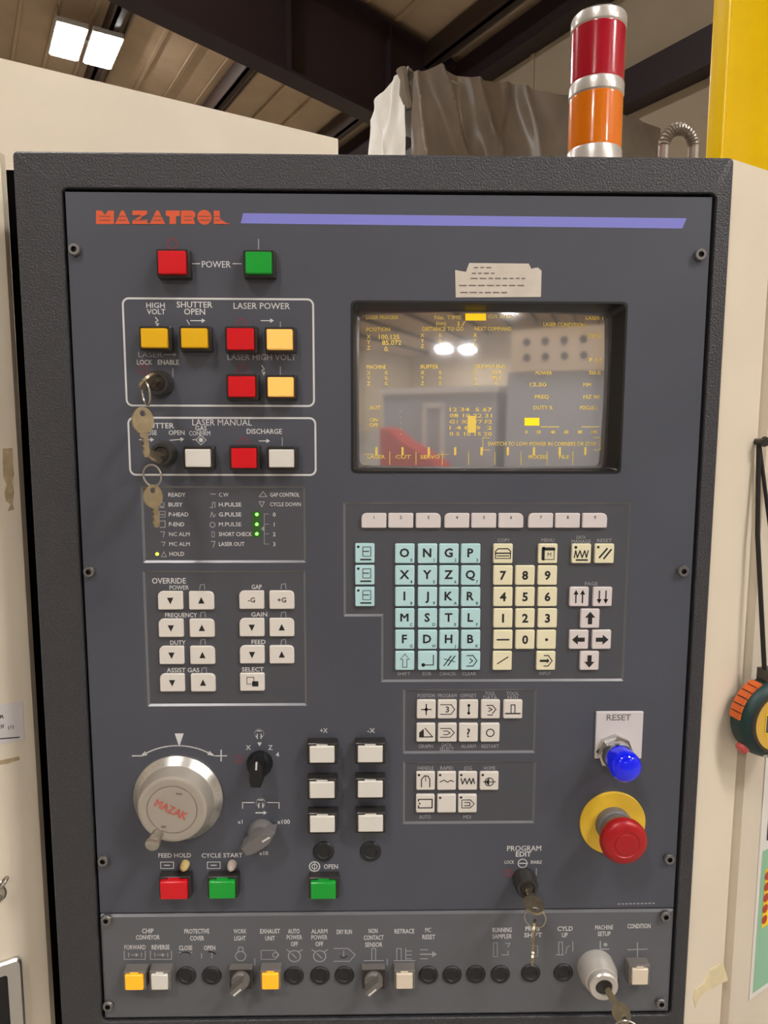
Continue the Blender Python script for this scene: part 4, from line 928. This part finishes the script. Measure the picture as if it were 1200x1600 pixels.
# ---- screen
def crt_out(a_, b_):
    dx, dz = a_-SCR[0], b_-SCR[1]; return -.012-(CR-math.sqrt(CR*CR-dx*dx-dz*dz))
CR = 1.0
mb = MB()
def sl(il, ir, it_, ib, r_, o_): return [PAN.w(SCR[0]+(il-ir)/2+a_, SCR[1]+(ib-it_)/2+b_, o_) for a_, b_ in rrect(SCR[2]-il-ir, SCR[3]-it_-ib, r_)]
mb.loops([sl(-.0003, -.0003, -.0003, -.0003, .004, .0004), sl(.0015, .0015, .0015, .0015, .004, .0004), sl(.002, .002, .002, .002, .004, -.001), sl(.0045, .0085, .0060, .0025, .006, -.012), sl(.0046, .0086, .0061, .0026, .006, -.028)], False, False)
sur = C('screen_surround', mb, M['black'], 'black recessed screen surround')
mb = MB(); nx, nz = 36, 24; vs_, fs = [], []
for j in range(nz+1):
    for i in range(nx+1):
        a_ = SCR[0]+(SCR[2]-.006)*(i/nx-.5); b_ = SCR[1]+(SCR[3]-.006)*(j/nz-.5); vs_.append(PAN.w(a_, b_, crt_out(a_, b_)))
for j in range(nz):
    for i in range(nx): q = j*(nx+1)+i; fs.append((q, q+1, q+nx+2, q+nx+1))
mb.add(vs_, fs); crt = C('screen', mb, M['crt'], 'glossy curved tube screen showing amber text', smooth=80)
SFR = Frame(PAN.w(0, 0, -.015), X, Z, -Y)
class SInk(Ink):
    def __init__(s): super().__init__(SFR, .0003, lambda a_, b_: crt_out(a_, b_)+.015)
def st(items, m='crtink', name='screen_text'):
    k = SInk()
    for it in items: getattr(k, it[0])(*it[1:])
    return k.build(name, M[m], crt, smooth=0)
for it in ([(T, 'LASER PROCESS', 597, 495, 5, 50)], [(T, 'No. TIME', 700, 496, 6, 42)], [(T, 'CUT DATA', 782, 495, 5, 40)], [(T, 'LASER 1', 931, 496, 5, 28)],
           [(T, '(mm)', 689, 505, 6, 16), (T, '1/', 721, 506, 7, 12)], [(T, 'LASER CONDITION', 882, 507, 6, 66)], [(T, 'POSITION', 591, 514, 6, 37)], [(T, 'DISTANCE TO GO', 692, 514, 6, 64)], [(T, 'NEXT COMMAND', 770, 514, 6, 58)],
           [(T, 'X', 576, 525, 6), (T, '100.125', 608, 526, 7, 32)], [(T, 'Y', 576, 534, 6), (T, '85.072', 612, 535, 7, 30)], [(T, 'Z', 576, 543, 6), (T, '0.', 604, 545, 7)],
           [(T, 'MACHINE', 588, 573, 6, 30)], [(T, 'BUFFER', 671, 573, 6, 28)], [(T, '(REMAIN)', 765, 573, 6, 48)]): st(it)
for j in range(3):
    for x, s_ in ((576, 'XYZ'[j]), (604, '0.'), (660, 'XYZ'[j]), (688, '0.'), (742, 'XYZ'[j]), (775, ('20.4', '85.0', '0.')[j])): st([(T, s_, x, 582+j*8.5, 5.5)])
for j in range(3):
    for x in (660, 688, 742): st([(T, 'XYZ'[j] if x != 688 else '0.', x, 524+j*8.5, 5.5)])
for s_, x, y, w_ in (('2000', 930, 524, 22), ('F 1.5', 932, 562, 20), ('20.5', 930, 582, 20), ('POWER', 849, 583, 26), ('12.50', 840, 601, 26), ('MM', 918, 601, 12), ('FREQ', 846, 620, 22), ('HZ 90', 925, 620, 26), ('DUTY %', 848, 637, 30), ('FOCUS 2', 921, 637, 28), ('AUT', 586, 637, 18), ('ON', 584, 656, 12), ('OFF', 584, 664, 14)): st([(T, s_, x, y, 5.5, w_)])
for j in range(5):
    st([(T, ('12 34  5 67', '08 10 22 31', 'G1 X5 Y7 F2', '1 4 8  9  2', '0 5 10 15 20')[j], 735, 640+j*9.5, 5.5, 66)]); st([(T, '.', 626, 640+j*9, 6)])
st([('poly', [(727, 490), (759, 490), (759, 501), (727, 501)])], 'crtblk', 'screen_block'); st([('poly', [(819, 653), (842, 653), (842, 665), (819, 665)])], 'crtblk', 'screen_block'); st([('poly', [(730, 650), (743, 650), (743, 676), (730, 676)])], 'crtink', 'screen_block')
st([('line', [(845, 667), (938, 667)], 1.2)], name='screen_line'); 
for j, x in enumerate((822, 841, 864, 885, 907, 930)): st([(T, str(j*20), x, 675, 5)])
st([('line', [(754, 684), (940, 684), (940, 703), (754, 703)], 1.1, True)], name='screen_line'); st([(T, 'SWITCH TO LOW POWER IN CORNERS OR STOP', 848, 693.5, 6, 172)])
for j in range(9):
    x = 588+j*41; st([('line', [(x, 700), (x, 710)], 3.4)], name='screen_line')
    if j < 8: st([('line', [(x+21, 706), (x+21, 726)], 1.)], name='screen_line')
for s_, x, w_ in (('LASER', 588, 28), ('CUT', 630, 24), ('SERVO', 672, 30), ('PROCESS', 840, 28), ('FILE', 882, 16)): st([(T, s_, x, 714, 5.5, w_)])
st([('line', [(568, 726), (953, 726)], 1.1)], name='screen_line')
st([('line', [(568, 710), (700, 710)], .8)], name='screen_line')

# ---- reset button, emergency stop
a_, b_ = PAN.px(966, 1141); rp = prect_(930, 1111, 1003, 1171)
mb = MB(); mb.loops(rr_layers(PAN, rp[0], rp[1]-.004, [(rp[2], rp[3]+.008, .0008, 0), (rp[2], rp[3]+.008, .0008, .0016), (rp[2]-.001, rp[3]+.007, .0006, .0020)], 2)); npl = C('name_plate', mb, M['label'], 'white plate lettered for the blue reset button')
k = Ink(PAN, .0022); k.text('RESET', 967, 1121, 9, 38, bold=.01); k.build('plate_lettering', M['greyink'], npl)
bl = PAN.w(*PAN.px(958, 1172))
mb = MB(); mb.lathe((0, 0, 0), -Y, [(.0165, .002), (.0165, .007), (.0145, .009)], 8); rb = inst('reset_button', mb.mesh('reset_button', M['chrome'], smooth=20), bl, con, 'glowing blue domed reset button in chrome collar')
mb = MB(); mb.lathe((0, 0, 0), -Y, [(.0135, .008), (.0135, .015), (.0125, .017), (.0118, .017), (.0116, .0185)], 40); inst('collar', mb.mesh('collar', M['chrome']), bl, rb)
mb = MB(); mb.lathe((0, 0, 0), -Y, [(.0118, .017), (.0120, .0240), (.0134, .0245), (.0137, .031), (.0130, .0345), (.0106, .0372), (.0068, .0388), (.002, .0394)], 40); inst('lens', mb.mesh('lens', M['bluelens'], smooth=50), bl, rb)
el = PAN.w(*PAN.px(956.5, 1285))
mb = MB(); mb.lathe((0, 0, 0), -Y, [(.0305, 0), (.0305, .0016), (.030, .002), (.014, .0022)], 64); es = inst('emergency_stop', mb.mesh('emergency_stop', M['yelring']), el, con, 'red mushroom emergency stop on a yellow ring')
mb = MB(); mb.lathe((0, 0, 0), -Y, [(.0165, .002), (.0165, .009), (.0150, .011), (.0142, .011)], 48); inst('collar', mb.mesh('collar', M['grey']), el, es)
mb = MB(); mb.lathe((0, 0, 0), -Y, [(.0138, .011), (.0138, .0185)], 48); inst('stem', mb.mesh('stem', M['grey']), el, es)
mb = MB(); mb.lathe((0, 0, 0), -Y, [(.0135, .017), (.0155, .0185), (.0190, .023), (.0206, .0265), (.0209, .030), (.0198, .0330), (.0170, .0348), (.0125, .0354), (.0120, .0349), (.0095, .0350), (.0090, .0357), (.002, .0360)], 48); inst('mushroom_head', mb.mesh('mushroom_head', M['redmush'], smooth=40), el, es)

# ---- key switches
def keyswitch(x, y, r, h, m, label, prof=None, cr=.58):
    l_ = PAN.w(*PAN.px(x, y, LO if y > 1425 else 0), LO if y > 1425 else 0)
    mb = MB(); mb.lathe((0, 0, 0), -Y, [(r, 0), (r, h*.25), (r*.96, h*.3), (r*.92, h*.88), (r*.84, h), (r*.6, h), (r*.58, h-.0015)] if not prof else prof, 36); o = inst('key_switch', mb.mesh('key_switch', M[m]), l_, con, label)
    mb = MB(); mb.lathe((0, 0, 0), -Y, [(r*cr, h-.0016), (r*cr*.9, h-.001), (.0005, h-.001)], 24); inst('lock_core', mb.mesh('lock_core', M['dsteel']), l_, o)
    return l_
k1 = keyswitch(252, 600, .0112, .014, 'lockblk', 'black key switch for the laser lock'); k2 = keyswitch(259, 709, .0108, .014, 'lockblk', 'black key switch for the shutter')
k3 = keyswitch(819, 1373, .0112, .015, 'lockblk', 'black program edit key switch'); k4 = keyswitch(930, 1510, .0175, .026, 'silver', 'large silver machine setup key switch', [(.0175, 0), (.0175, .010), (.0168, .013), (.0146, .019), (.0138, .0195), (.0134, .0245), (.0122, .026), (.0080, .026), (.0076, .0245)], .44)

# ------------------------------------------------------------------ keys and rings
def lock_key(tip, axis, across, label, bow_r=.0095, blade=.020, bw=.0062):
    """flat key: blade from tip along axis, then the bow with its hole"""
    axis, across = Vector(axis).normalized(), Vector(across).normalized(); th = axis.cross(across).normalized()*.0011
    t = thing('key', tip, label, 'key')
    def plate(pts, hole_=None):
        pl_ = [[Vector((p[0], p[1], 0)) for p in pts]] + ([[Vector((p[0], p[1], 0)) for p in hole_]] if hole_ else [])
        tr_ = tessellate_polygon(pl_); al = list(pts)+list(hole_ or []); n = len(al); mbx = MB()
        w3 = [Vector(tip)+axis*p[0]+across*p[1] for p in al]
        fs_ = [tuple(q) if area(al, q) > 0 else tuple(q[::-1]) for q in tr_]
        fs_ += [tuple(i+n for i in q[::-1]) for q in fs_]
        np_ = len(pts); fs_ += [(i, i+n, (i+1) % np_+n, (i+1) % np_) for i in range(np_)]
        if hole_: nh = len(hole_); fs_ += [(np_+(i+1) % nh, np_+(i+1) % nh+n, np_+i+n, np_+i) for i in range(nh)]
        mbx.add([p+th for p in w3]+[p-th for p in w3], fs_); return mbx
    plate([(0, -.001), (0, .002), (.003, .003), (blade, .003), (blade, -.003), (.016, -.003), (.0145, -.001), (.013, -.0025), (.011, -.0008), (.009, -.0026), (.007, -.001), (.004, -.0022)]).build('blade', M['brass'], t, smooth=0)
    c_ = blade+bow_r*.95
    bow = [(c_+bow_r*1.15*math.cos(a_)*(1.0 if math.cos(a_) > 0 else .9), bow_r*.9*math.sin(a_)) for a_ in [2*math.pi*i/20 for i in range(20)]]
    hol = [(c_+bow_r*.62+.0024*math.cos(a_), .0024*math.sin(a_)) for a_ in [-2*math.pi*i/12 for i in range(12)]]
    plate(bow, hol).build('bow', M['brass'], t, smooth=0)
    return t, Vector(tip)+axis*(c_+bow_r*.62)
def key_ring(c_, nrm, r, label):
    nrm = Vector(nrm).normalized(); a_ = (Z if abs(nrm.z) < .9 else X).cross(nrm).normalized(); b_ = nrm.cross(a_)
    mb = MB(); mb.tube([Vector(c_)+(a_*math.cos(2*math.pi*i/36)+b_*math.sin(2*math.pi*i/36))*r for i in range(36)], .0008, 8, True)
    o = mb.build('key_ring', M['steel'], None, loc=c_); return tag(o, label, 'key ring')
s45 = math.sqrt(.5)
def hang(px_, py_, out, label, ang=0., yaw=0., **kw):
    """key hanging by its bow; px_, py_ = photo position of the hole in the bow"""
    p = PAN.w(*PAN.px(px_, py_, out), out); ax = Vector((math.sin(ang), 0, math.cos(ang))); ac = Vector((math.cos(yaw), math.sin(yaw), 0)); ac = (ac-ax*ac.dot(ax)).normalized()
    br = kw.get('bow_r', .0095); bl_ = kw.get('blade', .020)
    return lock_key(p-ax*(bl_+br*.95+br*.62), ax, ac, label, **kw)
t, h1 = lock_key(k1+Vector((0, -.006, 0)), -Y, (s45, 0, s45), 'flat key turned in the laser lock key switch', blade=.021)
r1c = PAN.w(*PAN.px(223, 625, .046), .046); key_ring(h1+Vector((0, 0, -.0095)), (.75, .5, .1), .0098, 'split ring hanging from the laser lock key')
hang(222, 646, .048, 'spare key hanging below the laser lock key', math.radians(-3), .75, bow_r=.0098, blade=.019)
t, h2 = lock_key(k2+Vector((0, -.006, 0)), -Y, (s45, 0, -s45), 'flat key turned in the shutter key switch', blade=.021)
key_ring(PAN.w(*PAN.px(238, 743, .046), .046), (.35, .9, .1), .0086, 'split ring hanging from the shutter key')
hang(238, 766, .047, 'spare key hanging below the shutter key over the indicator plate', math.radians(-4), .8, bow_r=.0088, blade=.016)
t, h3 = lock_key(k3+Vector((0, -.006, 0)), (.06, -1, -.10), (1, 0, 0), 'flat key in the program edit key switch', bow_r=.0098, blade=.017)
key_ring(h3+Vector((0, .001, -.0085)), (.3, .95, .0), .0092, 'split ring hanging from the program edit key')
p3 = h3+Vector((0, .002, -.0170)); ax3 = Vector((.02, 0, 1)).normalized()
lock_key(p3-ax3*(.024+.009*1.57), ax3, (.35, .93, 0), 'spare key hanging over the lower plate below the program edit switch', bow_r=.009, blade=.024)
t, h4 = lock_key(k4+Vector((0, -.014, 0)), (.26, -1, -.20), (.85, .1, .5), 'long key in the silver machine setup key switch', bow_r=.0085, blade=.026)
key_ring(h4+Vector((.002, -.002, -.0100)), (.25, .95, .1), .0105, 'split ring hanging from the machine setup key at the bottom edge')

# ------------------------------------------------------------------ stack light and conduit on top
tp = Vector((.2372, .23, Z0+OT))
tw = thing('stack_light', tp, 'two tier red and amber signal tower light standing on the console', 'signal light')
def ring_(z0, z1, r, m, nm, n=40): mb = MB(); mb.lathe(tp*1+Z*(z0-tp.z), Z, [(r*.96, 0), (r, .002), (r, z1-z0-.002), (r*.97, z1-z0)], n, cap0=True); return mb.build(nm, M[m], tw)
RT = .0302
def lens(z0, z1, m, nm):
    mb = MB(); prof = []; n = 14
    for i in range(n+1):
        z = (z1-z0)*i/n; prof += [(RT*.968, z), (RT*.980, z+(z1-z0)/n*.5)] if i < n else [(RT*.968, z)]
    mb.lathe(Vector((tp.x, tp.y, z0)), Z, prof, 48, cap0=True); mb.build(nm, M[m], tw, smooth=50)
ring_(tp.z, 1.745, .034, 'body', 'base'); ring_(1.745, 1.785, RT*.9, 'grey', 'stem_tube')
dz = -.0102
ring_(1.785, 1.8245+dz, RT, 'silver', 'lower_ring'); lens(1.8245+dz, 1.8805+dz, 'toweramb', 'amber_lens'); ring_(1.8805+dz, 1.8955+dz, RT, 'silver', 'middle_ring'); lens(1.8955+dz, 1.9515+dz, 'towerred', 'red_lens'); ring_(1.9515+dz, 1.9650+dz, RT, 'silver', 'top_ring')
mb = MB(); mb.lathe(Vector((tp.x, tp.y, 1.9650+dz)), Z, [(.027, 0), (.026, .003), (.010, .005), (.009, .010), (.004, .012)], 32); mb.build('top_cap', M['black'], tw)
cc = Vector((.3422, .25, 1.829)); pts, rad = [], []
ct = thing('conduit_loop', (cc.x, cc.y, 1.7288), 'grey ribbed flexible conduit loop on the machine beside the yellow column', 'conduit')
pts.append(cc+Vector((.0175, 0, -.1002))); pts.append(cc+Vector((.0175, 0, -.02)))
for i in range(17): t = math.pi*i/16; pts.append(cc+Vector((.0175*math.cos(t), 0, .0195*math.sin(t))))
pts += [cc+Vector((-.0175, 0, -.02)), cc+Vector((-.0175, 0, -.1002))]
mb = MB(); mb.tube(pts, .0060, 10); mb.build('tube', M['galv'], ct)
for i in range(17):
    t = math.pi*(i+.5)/17; p = cc+Vector((.0175*math.cos(t), 0, .0195*math.sin(t))); tv = Vector((-math.sin(t), 0, math.cos(t)))
    mb = MB(); mb.lathe(p-tv*.0007, tv, [(.0062, 0), (.0076, .0007), (.0062, .0014)], 12, cap0=True); mb.build('rib', M['galv'], ct)
